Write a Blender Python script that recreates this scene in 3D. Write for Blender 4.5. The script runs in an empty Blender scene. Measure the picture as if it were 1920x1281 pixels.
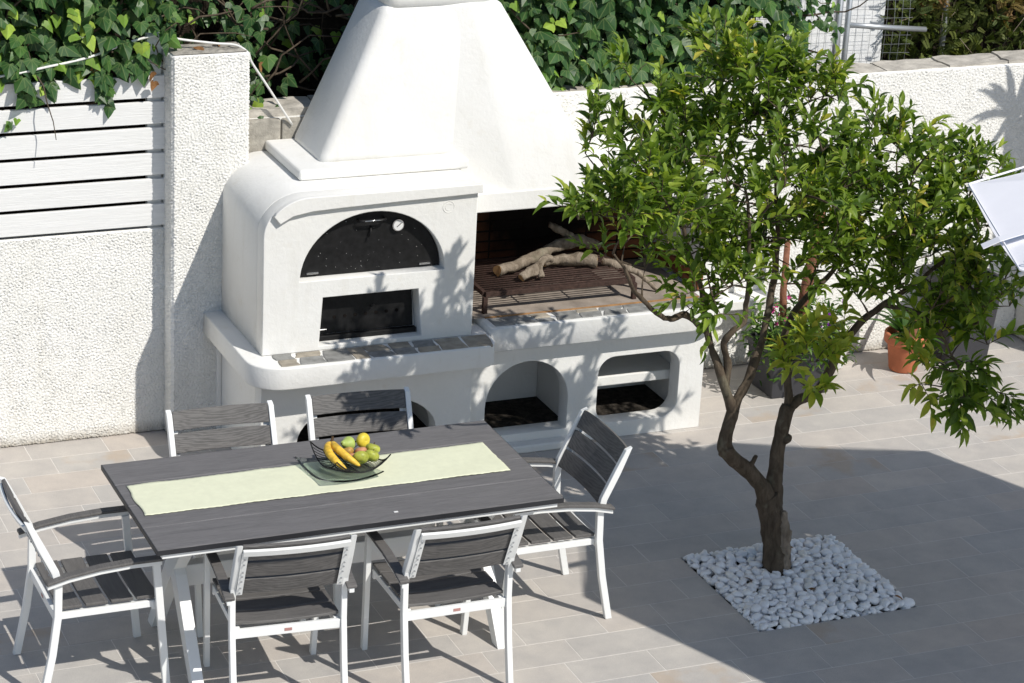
import bpy, bmesh, math, random
import numpy as np
from mathutils import Vector, Matrix, noise
R = math.radians
random.seed(7); rng = np.random.default_rng(11)
scn = bpy.context.scene
COL = scn.collection

# ------------------------------------------------------------------ camera
cam_d = bpy.data.cameras.new('camera'); cam = bpy.data.objects.new('camera', cam_d); COL.objects.link(cam)
CAM = Vector((-3.379, -9.386, 5.197))
yaw, pitch, roll = 0.42033, 0.36222, 0.05332
fw = Vector((math.cos(pitch)*math.sin(yaw), math.cos(pitch)*math.cos(yaw), -math.sin(pitch)))
rt = Vector((math.cos(yaw), -math.sin(yaw), 0)); up = rt.cross(fw)
r2 = math.cos(roll)*rt + math.sin(roll)*up; u2 = -math.sin(roll)*rt + math.cos(roll)*up
M = Matrix((r2, u2, -fw)).transposed().to_4x4(); M.translation = CAM
cam.matrix_world = M
cam_d.sensor_width = 36; cam_d.lens = 36*4728/1920; cam_d.clip_start = .1; cam_d.clip_end = 2000
scn.camera = cam
def to_px(p):                      # used only to decide which of many alike pieces show largest
    d = Vector(p) - CAM; w = d.dot(fw)
    return 960+4728*d.dot(r2)/w, 640-4728*d.dot(u2)/w, w

# ------------------------------------------------------------------ sky, sun, exposure
SUN_AZ, SUN_EL = R(-62.7), R(46.9)
world = bpy.data.worlds.new('World'); scn.world = world; world.use_nodes = True
wn = world.node_tree.nodes; wl = world.node_tree.links; wn.clear()
sky = wn.new('ShaderNodeTexSky'); sky.sky_type = 'NISHITA'; sky.sun_disc = False
sky.sun_elevation = SUN_EL; sky.sun_rotation = R(90)-SUN_AZ
sky.air_density = 1.0; sky.dust_density = .6; sky.ozone_density = 1.0
bg = wn.new('ShaderNodeBackground'); bg.inputs[1].default_value = .100
wo = wn.new('ShaderNodeOutputWorld'); wl.new(sky.outputs[0], bg.inputs[0]); wl.new(bg.outputs[0], wo.inputs[0])
sd = bpy.data.lights.new('sun', 'SUN'); sd.energy = 4.2; sd.angle = R(.53); sd.color = (1, .955, .88)
so = bpy.data.objects.new('sun', sd); COL.objects.link(so)
sdir = Vector((math.cos(SUN_EL)*math.cos(SUN_AZ), math.cos(SUN_EL)*math.sin(SUN_AZ), math.sin(SUN_EL)))
so.rotation_euler = sdir.to_track_quat('Z', 'Y').to_euler(); so.location = (8, -12, 14)
vs = scn.view_settings; vs.view_transform = 'Standard'; vs.look = 'None'; vs.exposure = 0; vs.gamma = 1; vs.use_curve_mapping = False

# ------------------------------------------------------------------ materials
MATS = {}
def nodes_of(name, rough=.6, spec=.5, metal=0):
    m = bpy.data.materials.new(name); m.use_nodes = True
    b = m.node_tree.nodes['Principled BSDF']
    b.inputs['Roughness'].default_value = rough; b.inputs['Metallic'].default_value = metal
    b.inputs['Specular IOR Level'].default_value = spec
    MATS[name] = m
    return m, m.node_tree.nodes, m.node_tree.links, b
def N(ns, t, **kw):
    n = ns.new(t)
    for k, v in kw.items():
        if k.startswith('i_'): n.inputs[k[2:].replace('_', ' ')].default_value = v
        else: setattr(n, k, v)
    return n
def ramp(ns, ls, src, stops, interp='LINEAR'):
    r = ns.new('ShaderNodeValToRGB'); r.color_ramp.interpolation = interp
    e = r.color_ramp.elements
    while len(e) < len(stops): e.new(.5)
    for el, (p, c) in zip(e, stops): el.position = p; el.color = (*c, 1) if len(c) == 3 else c
    ls.new(src, r.inputs[0]); return r.outputs[0]
def mixc(ns, ls, f, a, b, mode='MIX'):
    m = ns.new('ShaderNodeMix'); m.data_type = 'RGBA'; m.blend_type = mode
    if isinstance(f, (int, float)): m.inputs[0].default_value = f
    else: ls.new(f, m.inputs[0])
    for s, i in ((a, 6), (b, 7)):
        if isinstance(s, tuple): m.inputs[i].default_value = (*s, 1)
        else: ls.new(s, m.inputs[i])
    return m.outputs[2]
def coords(ns, ls, scale=(1, 1, 1), kind='Object'):
    t = ns.new('ShaderNodeTexCoord'); mp = ns.new('ShaderNodeMapping'); mp.inputs['Scale'].default_value = scale
    ls.new(t.outputs[kind], mp.inputs[0]); return mp.outputs[0]
def geo_coords(ns, ls, scale=(1, 1, 1)):
    t = ns.new('ShaderNodeNewGeometry'); mp = ns.new('ShaderNodeMapping'); mp.inputs['Scale'].default_value = scale
    ls.new(t.outputs['Position'], mp.inputs[0]); return mp.outputs[0]
def noise_n(ns, ls, vec, scale, detail=4, rough=.55, dist=0):
    n = ns.new('ShaderNodeTexNoise'); n.inputs['Scale'].default_value = scale; n.inputs['Detail'].default_value = detail
    n.inputs['Roughness'].default_value = rough; n.inputs['Distortion'].default_value = dist
    if vec is not None: ls.new(vec, n.inputs['Vector'])
    return n.outputs['Fac']
def bump(ns, ls, b, h, strength, dist):
    bp = ns.new('ShaderNodeBump'); bp.inputs['Strength'].default_value = strength; bp.inputs['Distance'].default_value = dist
    ls.new(h, bp.inputs['Height']); ls.new(bp.outputs[0], b.inputs['Normal'])

def m_stucco():
    m, ns, ls, b = nodes_of('stucco', .85, .25)
    g = geo_coords(ns, ls)
    n1 = noise_n(ns, ls, g, 3.2, 5, .6)
    n2 = noise_n(ns, ls, g, 140, 3, .6)
    c = ramp(ns, ls, n1, [(.25, (.77, .76, .72)), (.75, (.85, .845, .82))])
    # grime near the foot of the wall, broken up by noise
    sp = ns.new('ShaderNodeSeparateXYZ'); ls.new(g, sp.inputs[0])
    mr = ns.new('ShaderNodeMapRange'); mr.inputs[1].default_value = .0; mr.inputs[2].default_value = .07; mr.inputs[3].default_value = 1.5; mr.inputs[4].default_value = 0
    ls.new(sp.outputs[2], mr.inputs[0])
    nn = noise_n(ns, ls, g, 22, 4, .7)
    mu = ns.new('ShaderNodeMath'); mu.operation = 'MULTIPLY'; ls.new(mr.outputs[0], mu.inputs[0]); ls.new(nn, mu.inputs[1])
    gs = geo_coords(ns, ls, (5.5, 5.5, .55)); nst = noise_n(ns, ls, gs, 2.2, 5, .65)
    c = mixc(ns, ls, ramp(ns, ls, nst, [(.58, (0, 0, 0)), (.80, (.34, .34, .34))]), c, (.55, .51, .43))
    c2 = mixc(ns, ls, mu.outputs[0], c, (.36, .32, .26))
    ls.new(c2, b.inputs['Base Color'])
    bump(ns, ls, b, n2, .5, .004)
m_stucco()
def m_plaster():
    m, ns, ls, b = nodes_of('white_plaster', .7, .3)
    g = geo_coords(ns, ls)
    n1 = noise_n(ns, ls, g, 2.3, 6, .65)
    c = ramp(ns, ls, n1, [(.25, (.735, .725, .69)), (.55, (.79, .785, .76)), (.8, (.815, .81, .79))])
    n3 = noise_n(ns, ls, g, 9, 5, .7)
    st = ramp(ns, ls, n3, [(.60, (0, 0, 0)), (.85, (1, 1, 1))])
    gs = geo_coords(ns, ls, (6, 6, .7)); nst = noise_n(ns, ls, gs, 2.0, 5, .62)
    c = mixc(ns, ls, ramp(ns, ls, nst, [(.57, (0, 0, 0)), (.80, (.30, .30, .30))]), c, (.60, .57, .50))
    c2 = mixc(ns, ls, st, c, (.70, .67, .60))
    ls.new(c2, b.inputs['Base Color'])
    n2 = noise_n(ns, ls, g, 45, 5, .6)
    n4 = noise_n(ns, ls, g, 7, 3, .5)
    ad = ns.new('ShaderNodeMath'); ad.operation = 'MULTIPLY_ADD'; ls.new(n4, ad.inputs[0]); ad.inputs[1].default_value = 1.6; ls.new(n2, ad.inputs[2])
    bump(ns, ls, b, ad.outputs[0], .20, .010)
m_plaster()
def m_tile():
    m, ns, ls, b = nodes_of('paving_stone', .8, .3)
    oi = ns.new('ShaderNodeObjectInfo')
    g = geo_coords(ns, ls)
    base = ramp(ns, ls, oi.outputs['Random'], [(0, (.50, .465, .43)), (.22, (.465, .45, .43)), (.45, (.52, .48, .44)), (.7, (.48, .46, .435)), (.88, (.535, .50, .46)), (1, (.515, .465, .42))])
    n1 = noise_n(ns, ls, g, 6, 5, .65)
    v = ramp(ns, ls, n1, [(.3, (.86, .86, .87)), (.7, (1.06, 1.05, 1.03))])
    c = mixc(ns, ls, 1.0, base, v, 'MULTIPLY')
    n2 = noise_n(ns, ls, g, 330, 2, .7)
    sp = ramp(ns, ls, n2, [(.36, (.62, .60, .58)), (.5, (1, 1, 1)), (.66, (1.2, 1.2, 1.19))])
    c = mixc(ns, ls, .55, c, sp, 'MULTIPLY')
    # rusty stains, a few, with shapes of their own
    n3 = noise_n(ns, ls, g, 4.5, 5, .55)
    md = ns.new('ShaderNodeMath'); md.operation = 'MULTIPLY'; md.inputs[1].default_value = 7.31; ls.new(oi.outputs['Random'], md.inputs[0])
    fr = ns.new('ShaderNodeMath'); fr.operation = 'FRACT'; ls.new(md.outputs[0], fr.inputs[0])
    pick = ramp(ns, ls, fr.outputs[0], [(.10, (1, 1, 1)), (.11, (0, 0, 0))])
    st = ramp(ns, ls, n3, [(.50, (0, 0, 0)), (.62, (.38, .38, .38))])
    st = mixc(ns, ls, 1.0, st, pick, 'MULTIPLY')
    c = mixc(ns, ls, st, c, (.44, .31, .19))
    ls.new(c, b.inputs['Base Color'])
    n4 = noise_n(ns, ls, g, 120, 4, .6)
    bump(ns, ls, b, n4, .25, .002)
m_tile()
def simple(name, col, rough=.6, spec=.5, metal=0, var=.12, scale=8, bmp=0, bscale=60, bdist=.003):
    m, ns, ls, b = nodes_of(name, rough, spec, metal)
    g = geo_coords(ns, ls)
    n = noise_n(ns, ls, g, scale, 5, .6)
    lo = tuple(max(0, x*(1-var)) for x in col); hi = tuple(x*(1+var) for x in col)
    ls.new(ramp(ns, ls, n, [(.3, lo), (.7, hi)]), b.inputs['Base Color'])
    if bmp: bump(ns, ls, b, noise_n(ns, ls, g, bscale, 4, .6), bmp, bdist)
    return m
simple('grout', (.66, .63, .59), .9, .2, var=.1, scale=30)
simple('ground_soil', (.12, .10, .075), .95, .1, var=.3, scale=5, bmp=.6, bscale=30, bdist=.02)
simple('soil_and_gap_shade', (.03, .024, .018), .95, .1, var=.5, scale=40, bmp=.8, bscale=90, bdist=.01)
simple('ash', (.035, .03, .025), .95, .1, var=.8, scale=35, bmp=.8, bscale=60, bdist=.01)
simple('concrete', (.33, .31, .27), .9, .2, var=.3, scale=18, bmp=.8, bscale=90, bdist=.006)
simple('coping', (.47, .44, .39), .9, .2, var=.25, scale=14, bmp=.6, bscale=90, bdist=.005)
simple('white_metal', (.80, .81, .80), .32, .5, var=.02, scale=6)
simple('seam_highlight', (.34,.34,.35), .5, .4)
simple('edge_dark', (.022,.023,.027), .5, .4)
simple('steel', (.42, .44, .46), .4, .5, .6, var=.1)
simple('black_steel', (.009, .009, .0095), .5, .28, var=.5, scale=30)
simple('rust_iron', (.058, .034, .027), .75, .3, .2, var=.4, scale=45, bmp=.4, bscale=200, bdist=.001)
simple('chrome', (.6, .6, .6), .2, .5, 1, var=.05)
simple('dial', (.75, .75, .74), .4, .5, var=.03)
simple('hearth_board', (.30, .255, .215), .9, .2, var=.3, scale=9, bmp=.3, bscale=80)
simple('rust_line', (.36, .20, .09), .9, .2, var=.3, scale=20)
simple('soot', (.012, .010, .009), .95, .1, var=.5, scale=8)
simple('slate', (.235, .235, .225), .75, .35, var=.35, scale=16, bmp=.5, bscale=70, bdist=.004)
simple('slate_warm', (.32, .285, .23), .75, .35, var=.3, scale=16, bmp=.5, bscale=70, bdist=.004)
simple('terracotta', (.50, .165, .08), .75, .3, var=.22, scale=9, bmp=.15)
simple('grey_plastic', (.042, .042, .048), .55, .4, var=.06, bmp=.05)
simple('cable_white', (.78, .77, .74), .5, .4, var=.05)
simple('cloth_green', (.70, .715, .54), .95, .1, var=.04, scale=30, bmp=.5, bscale=420, bdist=.001)
simple('canvas', (.86, .86, .90), .9, .1, var=.02, bmp=.1, bscale=300, bdist=.001)
simple('banana_yellow', (.70, .44, .05), .5, .35, var=.35, scale=45)
simple('banana_brown', (.07, .04, .015), .7, .3)
simple('apple_green', (.38, .41, .06), .45, .4, var=.4, scale=38)
simple('lemon_yellow', (.66, .52, .045), .45, .45, var=.12, scale=40, bmp=.15, bscale=180)
simple('pear_green', (.38, .48, .12), .45, .45, var=.15, scale=30)
simple('russet', (.40, .24, .06), .5, .4, var=.5, scale=35)
simple('peach', (.52, .25, .14), .6, .3, var=.25, scale=25)
simple('flower_purple', (.22, .03, .36), .6, .2)
simple('flower_pink', (.50, .04, .22), .6, .2)
simple('red_print', (.42, .22, .20), .6, .3)
simple('dry_leaf', (.20, .10, .04), .8, .2, var=.4, scale=40)
simple('cut_wood', (.46, .28, .13), .8, .2, var=.25, scale=40)
simple('render_white', (.78, .79, .80), .85, .2, var=.08, scale=6, bmp=.5, bscale=25, bdist=.01)
simple('timber_post', (.22, .10, .06), .85, .2, var=.4, scale=20, bmp=.6, bscale=40, bdist=.01)

def m_pebble():
    m, ns, ls, b = nodes_of('white_marble', .5, .4)
    oi = ns.new('ShaderNodeObjectInfo'); g = geo_coords(ns, ls)
    c = ramp(ns, ls, oi.outputs['Random'], [(0, (.88, .88, .88)), (.88, (.94, .94, .94)), (1, (.86, .83, .76))])
    n = noise_n(ns, ls, g, 60, 4, .6)
    c = mixc(ns, ls, .5, c, ramp(ns, ls, n, [(.3, (.88, .87, .85)), (.7, (1, 1, 1))]), 'MULTIPLY')
    ls.new(c, b.inputs['Base Color']); bump(ns, ls, b, noise_n(ns, ls, g, 150, 3, .5), .15, .002)
m_pebble()
def m_brick():
    m, ns, ls, b = nodes_of('sooty_brick', .9, .15)
    oi = ns.new('ShaderNodeObjectInfo'); g = geo_coords(ns, ls)
    c = ramp(ns, ls, oi.outputs['Random'], [(0, (.20, .075, .035)), (.5, (.26, .105, .05)), (1, (.17, .07, .04))])
    # soot burnt into the middle of the fire wall, a real stain
    vm = ns.new('ShaderNodeVectorMath'); vm.operation = 'DISTANCE'; vm.inputs[1].default_value = (2.02, 2.36, 1.12); ls.new(g, vm.inputs[0])
    n = noise_n(ns, ls, g, 6, 5, .65)
    ad = ns.new('ShaderNodeMath'); ad.operation = 'MULTIPLY_ADD'; ls.new(n, ad.inputs[0]); ad.inputs[1].default_value = .35; ls.new(vm.outputs['Value'], ad.inputs[2])
    f = ramp(ns, ls, ad.outputs[0], [(.45, (1, 1, 1)), (.85, (0, 0, 0))])
    c = mixc(ns, ls, f, c, (.010, .008, .007))
    ls.new(c, b.inputs['Base Color']); bump(ns, ls, b, noise_n(ns, ls, g, 80, 4, .6), .4, .004)
m_brick()
def m_plank(name, a, c_, axis):
    m, ns, ls, b = nodes_of(name, .62, .35)
    oi = ns.new('ShaderNodeObjectInfo')
    t = ns.new('ShaderNodeTexCoord'); ad = ns.new('ShaderNodeVectorMath'); ad.operation = 'MULTIPLY_ADD'
    ls.new(oi.outputs['Random'], ad.inputs[0]); ad.inputs[1].default_value = (7, 13, 3); ls.new(t.outputs['Object'], ad.inputs[2])
    mp = ns.new('ShaderNodeMapping'); mp.inputs['Scale'].default_value = axis; ls.new(ad.outputs[0], mp.inputs[0])
    n = noise_n(ns, ls, mp.outputs[0], 7, 6, .62, 1.2)
    w = ns.new('ShaderNodeTexWave'); w.inputs['Scale'].default_value = 9; w.inputs['Distortion'].default_value = 9; w.inputs['Detail'].default_value = 3; w.inputs['Detail Scale'].default_value = 1.2
    w.bands_direction = 'Y'; ls.new(mp.outputs[0], w.inputs['Vector'])
    mx = ns.new('ShaderNodeMath'); mx.operation = 'MULTIPLY_ADD'; ls.new(w.outputs['Fac'], mx.inputs[0]); mx.inputs[1].default_value = .45; ls.new(n, mx.inputs[2])
    ls.new(ramp(ns, ls, mx.outputs[0], [(.35, a), (.95, c_)]), b.inputs['Base Color'])
    bump(ns, ls, b, mx.outputs[0], .35, .003)
m_plank('grey_plank', (.096, .094, .097), (.172, .167, .171), (.55, 5, 5))
m_plank('slat_wood', (.080, .077, .075), (.142, .136, .132), (.7, 6, 6))
m_plank('white_board', (.74, .74, .73), (.80, .80, .79), (.6, 9, 14))
def m_bark(name, a, c_):
    m, ns, ls, b = nodes_of(name, .9, .2)
    g = geo_coords(ns, ls, (1, 1, .35))
    n = noise_n(ns, ls, g, 26, 6, .65, .6)
    g2 = geo_coords(ns, ls); n2 = noise_n(ns, ls, g2, 9, 3, .6)
    c = ramp(ns, ls, n, [(.3, a), (.7, c_)])
    li = ramp(ns, ls, n2, [(.6, (0, 0, 0)), (.75, (.5, .5, .5))])
    c = mixc(ns, ls, li, c, (.22, .215, .15))
    ls.new(c, b.inputs['Base Color']); bump(ns, ls, b, n, .9, .012)
m_bark('bark', (.045, .033, .023), (.135, .105, .075))
m_bark('log_bark', (.11, .085, .06), (.36, .30, .235))
def m_leaf(name, stops, gloss=.38, trans=.28, vein=.6, palmate=False):
    m, ns, ls, b = nodes_of(name, gloss, .35)
    at = ns.new('ShaderNodeAttribute'); at.attribute_name = 'luv'
    sp = ns.new('ShaderNodeSeparateXYZ'); ls.new(at.outputs['Vector'], sp.inputs[0])
    c = ramp(ns, ls, sp.outputs[2], stops)
    ab = ns.new('ShaderNodeMath'); ab.operation = 'ABSOLUTE'; ls.new(sp.outputs[0], ab.inputs[0])
    src = ab.outputs[0]
    if palmate:
        def mt(op, a, b_=None):
            n_ = ns.new('ShaderNodeMath'); n_.operation = op
            for i_, q in enumerate((a, b_)):
                if q is None: continue
                if isinstance(q, (int, float)): n_.inputs[i_].default_value = q
                else: ls.new(q, n_.inputs[i_])
            return n_.outputs[0]
        yy_ = mt('SUBTRACT', sp.outputs[1], .09); an_ = mt('ABSOLUTE', mt('ARCTAN2', sp.outputs[0], yy_))
        rr_ = mt('SQRT', mt('ADD', mt('MULTIPLY', sp.outputs[0], sp.outputs[0]), mt('MULTIPLY', yy_, yy_)))
        src = mt('MULTIPLY', mt('PINGPONG', an_, .33), rr_)
    f = ramp(ns, ls, src, [(0, (vein, vein, vein)), (.03, (0, 0, 0))])
    g = geo_coords(ns, ls); n = noise_n(ns, ls, g, 35, 3, .6)
    c = mixc(ns, ls, .6, c, ramp(ns, ls, n, [(.3, (.75, .75, .75)), (.7, (1.2, 1.2, 1.2))]), 'MULTIPLY')
    c2 = mixc(ns, ls, f, c, (.22, .28, .10))
    ls.new(c2, b.inputs['Base Color'])
    tr = ns.new('ShaderNodeBsdfTranslucent')
    tc = mixc(ns, ls, 1.0, c, (1.3, 1.45, .5), 'MULTIPLY'); ls.new(tc, tr.inputs['Color'])
    ms = ns.new('ShaderNodeMixShader'); ms.inputs[0].default_value = trans
    ls.new(b.outputs[0], ms.inputs[1]); ls.new(tr.outputs[0], ms.inputs[2])
    ls.new(ms.outputs[0], ns['Material Output'].inputs['Surface'])
m_leaf('citrus_leaf', [(0, (.055, .105, .017)), (.4, (.15, .235, .03)), (.75, (.30, .385, .055)), (.9, (.46, .48, .085)), (1, (.64, .52, .10))], .40, .38)
m_leaf('ivy_leaf', [(0, (.022, .065, .020)), (.5, (.050, .125, .032)), (.78, (.11, .22, .036)), (.92, (.24, .40, .05)), (1, (.34, .48, .07))], .42, .22, .55, True)
m_leaf('conifer_leaf', [(0, (.05, .075, .016)), (.5, (.10, .13, .03)), (.85, (.17, .19, .045)), (1, (.28, .16, .07))], .6, .2, 0)
m_leaf('herb_leaf', [(0, (.03, .08, .015)), (.6, (.07, .15, .025)), (1, (.16, .25, .04))], .45, .25, .4)
def m_glass():
    m, ns, ls, b = nodes_of('clear_glass', .03, .5)
    b.inputs['Base Color'].default_value = (.80, .88, .85, 1); b.inputs['Transmission Weight'].default_value = 1; b.inputs['IOR'].default_value = 1.12
m_glass()

# ------------------------------------------------------------------ mesh helpers
def empty(name, loc, label, cat, group=None, rz=0):
    o = bpy.data.objects.new(name, None); COL.objects.link(o); o.location = loc; o.rotation_euler = (0, 0, rz); o.empty_display_size = .1
    return tag(o, label, cat, group)
def tag(o, label, cat, group=None, kind=None):
    if label: o['label'] = label
    if cat: o['category'] = cat
    if group: o['group'] = group
    if kind: o['kind'] = kind
    return o
def bevel(o, w, seg=2, angle=35):
    md = o.modifiers.new('bevel', 'BEVEL'); md.width = w; md.segments = seg; md.limit_method = 'ANGLE'; md.angle_limit = R(angle)
    md.harden_normals = False
    return o
def link(name, me, parent=None, local=False):
    """meshes are in world metres unless local; children of a thing are put back by its location"""
    o = bpy.data.objects.new(name, me); COL.objects.link(o)
    if parent is not None:
        o.parent = parent
        if not local and parent.parent is None: o.location = -parent.location
    return o
def mk(name, verts, faces, mat, parent=None, smooth=False, local=False):
    me = bpy.data.meshes.new(name); me.from_pydata([tuple(v) for v in verts], [], [tuple(f) for f in faces])
    me.materials.append(MATS[mat]); me.update()
    if smooth: me.polygons.foreach_set('use_smooth', [True]*len(me.polygons))
    return link(name, me, parent, local)
class G:
    def __init__(s): s.v = []; s.f = []
    def add(s, v, f):
        k = len(s.v); s.v += [tuple(x) for x in v]; s.f += [tuple(i+k for i in q) for q in f]; return s
    def box(s, x0, x1, y0, y1, z0, z1, rot=None, piv=None):
        v = [(x0,y0,z0),(x1,y0,z0),(x1,y1,z0),(x0,y1,z0),(x0,y0,z1),(x1,y0,z1),(x1,y1,z1),(x0,y1,z1)]
        if rot is not None: v = [tuple(rot @ (Vector(p)-piv) + piv) for p in v]
        return s.add(v, [(0,3,2,1),(4,5,6,7),(0,1,5,4),(1,2,6,5),(2,3,7,6),(3,0,4,7)])
    def beam(s, a, b, w, h, upv=(0,0,1)):
        """box bar from a to b; w across, h along up"""
        a, b = Vector(a), Vector(b); d = (b-a).normalized(); u = Vector(upv); x = d.cross(u).normalized(); u = x.cross(d)
        v = []
        for p in (a, b):
            for sx, sz in ((-1,-1),(1,-1),(1,1),(-1,1)): v.append(p + x*w/2*sx + u*h/2*sz)
        return s.add(v, [(0,1,2,3),(7,6,5,4),(0,4,5,1),(1,5,6,2),(2,6,7,3),(3,7,4,0)])
    def tube(s, pts, rad, n=8, cap=True, squash=None):
        pts = [Vector(p) for p in pts]; m = len(pts)
        rad = list(rad) if hasattr(rad, '__len__') else [rad]*m
        t0 = (pts[1]-pts[0]).normalized(); a = Vector((0,0,1)) if abs(t0.z) < .9 else Vector((1,0,0)); u = t0.cross(a).normalized()
        k = len(s.v)
        for i, p in enumerate(pts):
            t = (pts[min(i+1,m-1)]-pts[max(i-1,0)]).normalized(); u = (u - t*u.dot(t)).normalized(); w = t.cross(u)
            for j in range(n):
                an = 2*math.pi*j/n; s.v.append(tuple(p + (u*math.cos(an)+w*math.sin(an))*rad[i]))
        for i in range(m-1):
            for j in range(n):
                q = k+i*n+j; q2 = k+i*n+(j+1)%n; s.f.append((q, q2, q2+n, q+n))
        if cap: s.f.append(tuple(k+j for j in reversed(range(n)))); s.f.append(tuple(k+(m-1)*n+j for j in range(n)))
        return s
    def lathe(s, prof, c, n=24, squash=(1,1)):
        k = len(s.v); m = len(prof)
        for r, z in prof:
            for j in range(n):
                an = 2*math.pi*j/n; s.v.append((c[0]+r*math.cos(an)*squash[0], c[1]+r*math.sin(an)*squash[1], c[2]+z))
        for i in range(m-1):
            for j in range(n):
                s.f.append((k+i*n+j, k+i*n+(j+1)%n, k+(i+1)*n+(j+1)%n, k+(i+1)*n+j))
        return s
    def out(s, name, mat, parent=None, smooth=False, local=False, bev=0, seg=2):
        o = mk(name, s.v, s.f, mat, parent, smooth, local)
        if bev: bevel(o, bev, seg)
        return o
def panel(name, outline, holes, mat, parent, place, thick, bev=.0, local=False):
    """flat slab with real openings; outline/holes are 2D loops, place(u,v,w) maps to world, w in 0..thick"""
    cu = bpy.data.curves.new('tmp', 'CURVE'); cu.dimensions = '2D'; cu.fill_mode = 'BOTH'; cu.extrude = thick/2-bev; cu.bevel_depth = bev; cu.bevel_resolution = 2; cu.offset = -bev
    for lp in [outline]+holes:
        sp = cu.splines.new('POLY'); sp.points.add(len(lp)-1); sp.use_cyclic_u = True
        for p, (u, v) in zip(sp.points, lp): p.co = (u, v, 0, 1)
    ob = bpy.data.objects.new('tmp', cu); COL.objects.link(ob)
    dg = bpy.context.evaluated_depsgraph_get(); me = bpy.data.meshes.new_from_object(ob.evaluated_get(dg))
    bpy.data.objects.remove(ob); bpy.data.curves.remove(cu)
    bm = bmesh.new(); bm.from_mesh(me); bmesh.ops.remove_doubles(bm, verts=bm.verts, dist=1e-5)
    for v in bm.verts: v.co = Vector(place(v.co.x, v.co.y, v.co.z+thick/2))
    bmesh.ops.recalc_face_normals(bm, faces=bm.faces); bm.to_mesh(me); bm.free()
    me.materials.clear(); me.materials.append(MATS[mat]); me.name = name
    return link(name, me, parent, local)
def arc(cx, cy, rx, ry, a0, a1, n):
    return [(cx+rx*math.cos(R(a0+(a1-a0)*i/n)), cy+ry*math.sin(R(a0+(a1-a0)*i/n))) for i in range(n+1)]
def bandnoise(nu, nv, size, seed, width=.45):
    """band limited noise field, feature size in cells"""
    g = np.random.default_rng(seed).normal(size=(nv, nu)); F = np.fft.rfft2(g)
    fy = np.fft.fftfreq(nv)[:, None]; fx = np.fft.rfftfreq(nu)[None, :]; f = np.sqrt(fx*fx+fy*fy)+1e-9; f0 = 1/size
    F *= np.exp(-(np.log(f/f0)/width)**2); h = np.fft.irfft2(F, s=(nv, nu)); return h/h.std()
def stucco(name, org, U, V, lu, lv, step, amp, seed, parent, mat='stucco', feat=2.9):
    """rough-cast face: a relief grid standing on org, U along, V up"""
    org, U, V = Vector(org), Vector(U), Vector(V); Nn = U.cross(V)
    nu, nv = int(lu/step)+1, int(lv/step)+1
    h = np.clip(bandnoise(nu, nv, .0135/step, seed, .75), -1.4, 1.5)*(.64+.04*bandnoise(nu, nv, 40, seed+7)) + bandnoise(nu, nv, 60, seed+1)*.12
    h = h*amp
    e = np.ones((nv, nu)); e[0], e[-1] = 0, 0; e[:, 0] = 0; e[:, -1] = 0
    h = np.where(e > 0, h+amp*1.2, -.012)
    uu, vv = np.meshgrid(np.linspace(0, lu, nu), np.linspace(0, lv, nv))
    P = np.array(org)[None, None]+uu[..., None]*np.array(U)+vv[..., None]*np.array(V)+h[..., None]*np.array(Nn)
    idx = np.arange(nu*nv).reshape(nv, nu)
    q = np.stack([idx[:-1, :-1], idx[:-1, 1:], idx[1:, 1:], idx[1:, :-1]], -1).reshape(-1, 4)
    me = npmesh(name, P.reshape(-1, 3), q, mat)
    return link(name, me, parent)
def npmesh(name, P, Q, mat, luv=None, smooth=True):
    me = bpy.data.meshes.new(name); n = Q.shape[1]
    me.vertices.add(len(P)); me.vertices.foreach_set('co', np.ascontiguousarray(P, dtype=np.float32).ravel())
    me.loops.add(Q.size); me.loops.foreach_set('vertex_index', Q.astype(np.int32).ravel())
    me.polygons.add(len(Q)); me.polygons.foreach_set('loop_start', np.arange(0, Q.size, n, dtype=np.int32))
    me.polygons.foreach_set('use_smooth', [smooth]*len(Q))
    me.update(calc_edges=True); me.materials.append(MATS[mat])
    if luv is not None:
        a = me.attributes.new('luv', 'FLOAT_VECTOR', 'POINT'); a.data.foreach_set('vector', np.ascontiguousarray(luv, dtype=np.float32).ravel())
    return me

# ------------------------------------------------------------------ the setting: ground, paving
g = G(); g.add([(-400,-400,-.12),(400,-400,-.12),(400,400,-.12),(-400,400,-.12)], [(0,1,2,3)])
tag(g.out('ground', 'ground_soil'), None, None, kind='structure')
BX0, BX1, BY0, BY1 = 1.862, 2.688, -.5645, .2355      # the planting bed
paving = None
g = G()
def sheet(x0, x1, y0, y1, z): g.add([(x0,y0,z),(x1,y0,z),(x1,y1,z),(x0,y1,z)], [(0,1,2,3)])
sheet(-9, 9, -14, BY0, -.0009); sheet(-9, 9, BY1, 2.5, -.0009); sheet(-9, BX0, BY0, BY1, -.0009); sheet(BX1, 9, BY0, BY1, -.0009)
for x0, x1, y0, y1 in ((BX0, BX1, BY0-.004, BY0), (BX0, BX1, BY1, BY1+.004), (BX0-.004, BX0, BY0, BY1), (BX1, BX1+.004, BY0, BY1)):
    g.box(x0, x1, y0, y1, -.11, -.004)
paving = tag(g.out('paving', 'grout'), None, None, kind='structure')
tiles = []
for row in range(-30, 15):
    y0 = -.5645+.2*row; y1 = y0+.2
    ph = .1 if row % 2 == 0 else .3
    jit = random.uniform(-.015, .015)
    x = -5.9+ph+.2+jit
    while x < 7.5:
        L = .4 if random.random() > .08 else random.choice((.3, .5))
        spans = [(x, x+L)]
        if y0 > BY0-.01 and y1 < BY1+.01:
            spans = []
            if x < BX0: spans.append((x, min(x+L, BX0+.002)))
            if x+L > BX1: spans.append((max(x, BX1-.002), x+L))
        for a, b_ in spans:
            if b_-a > .03: tiles.append((a, b_, y0, y1))
        x += L
far = G(); inview = []
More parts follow.
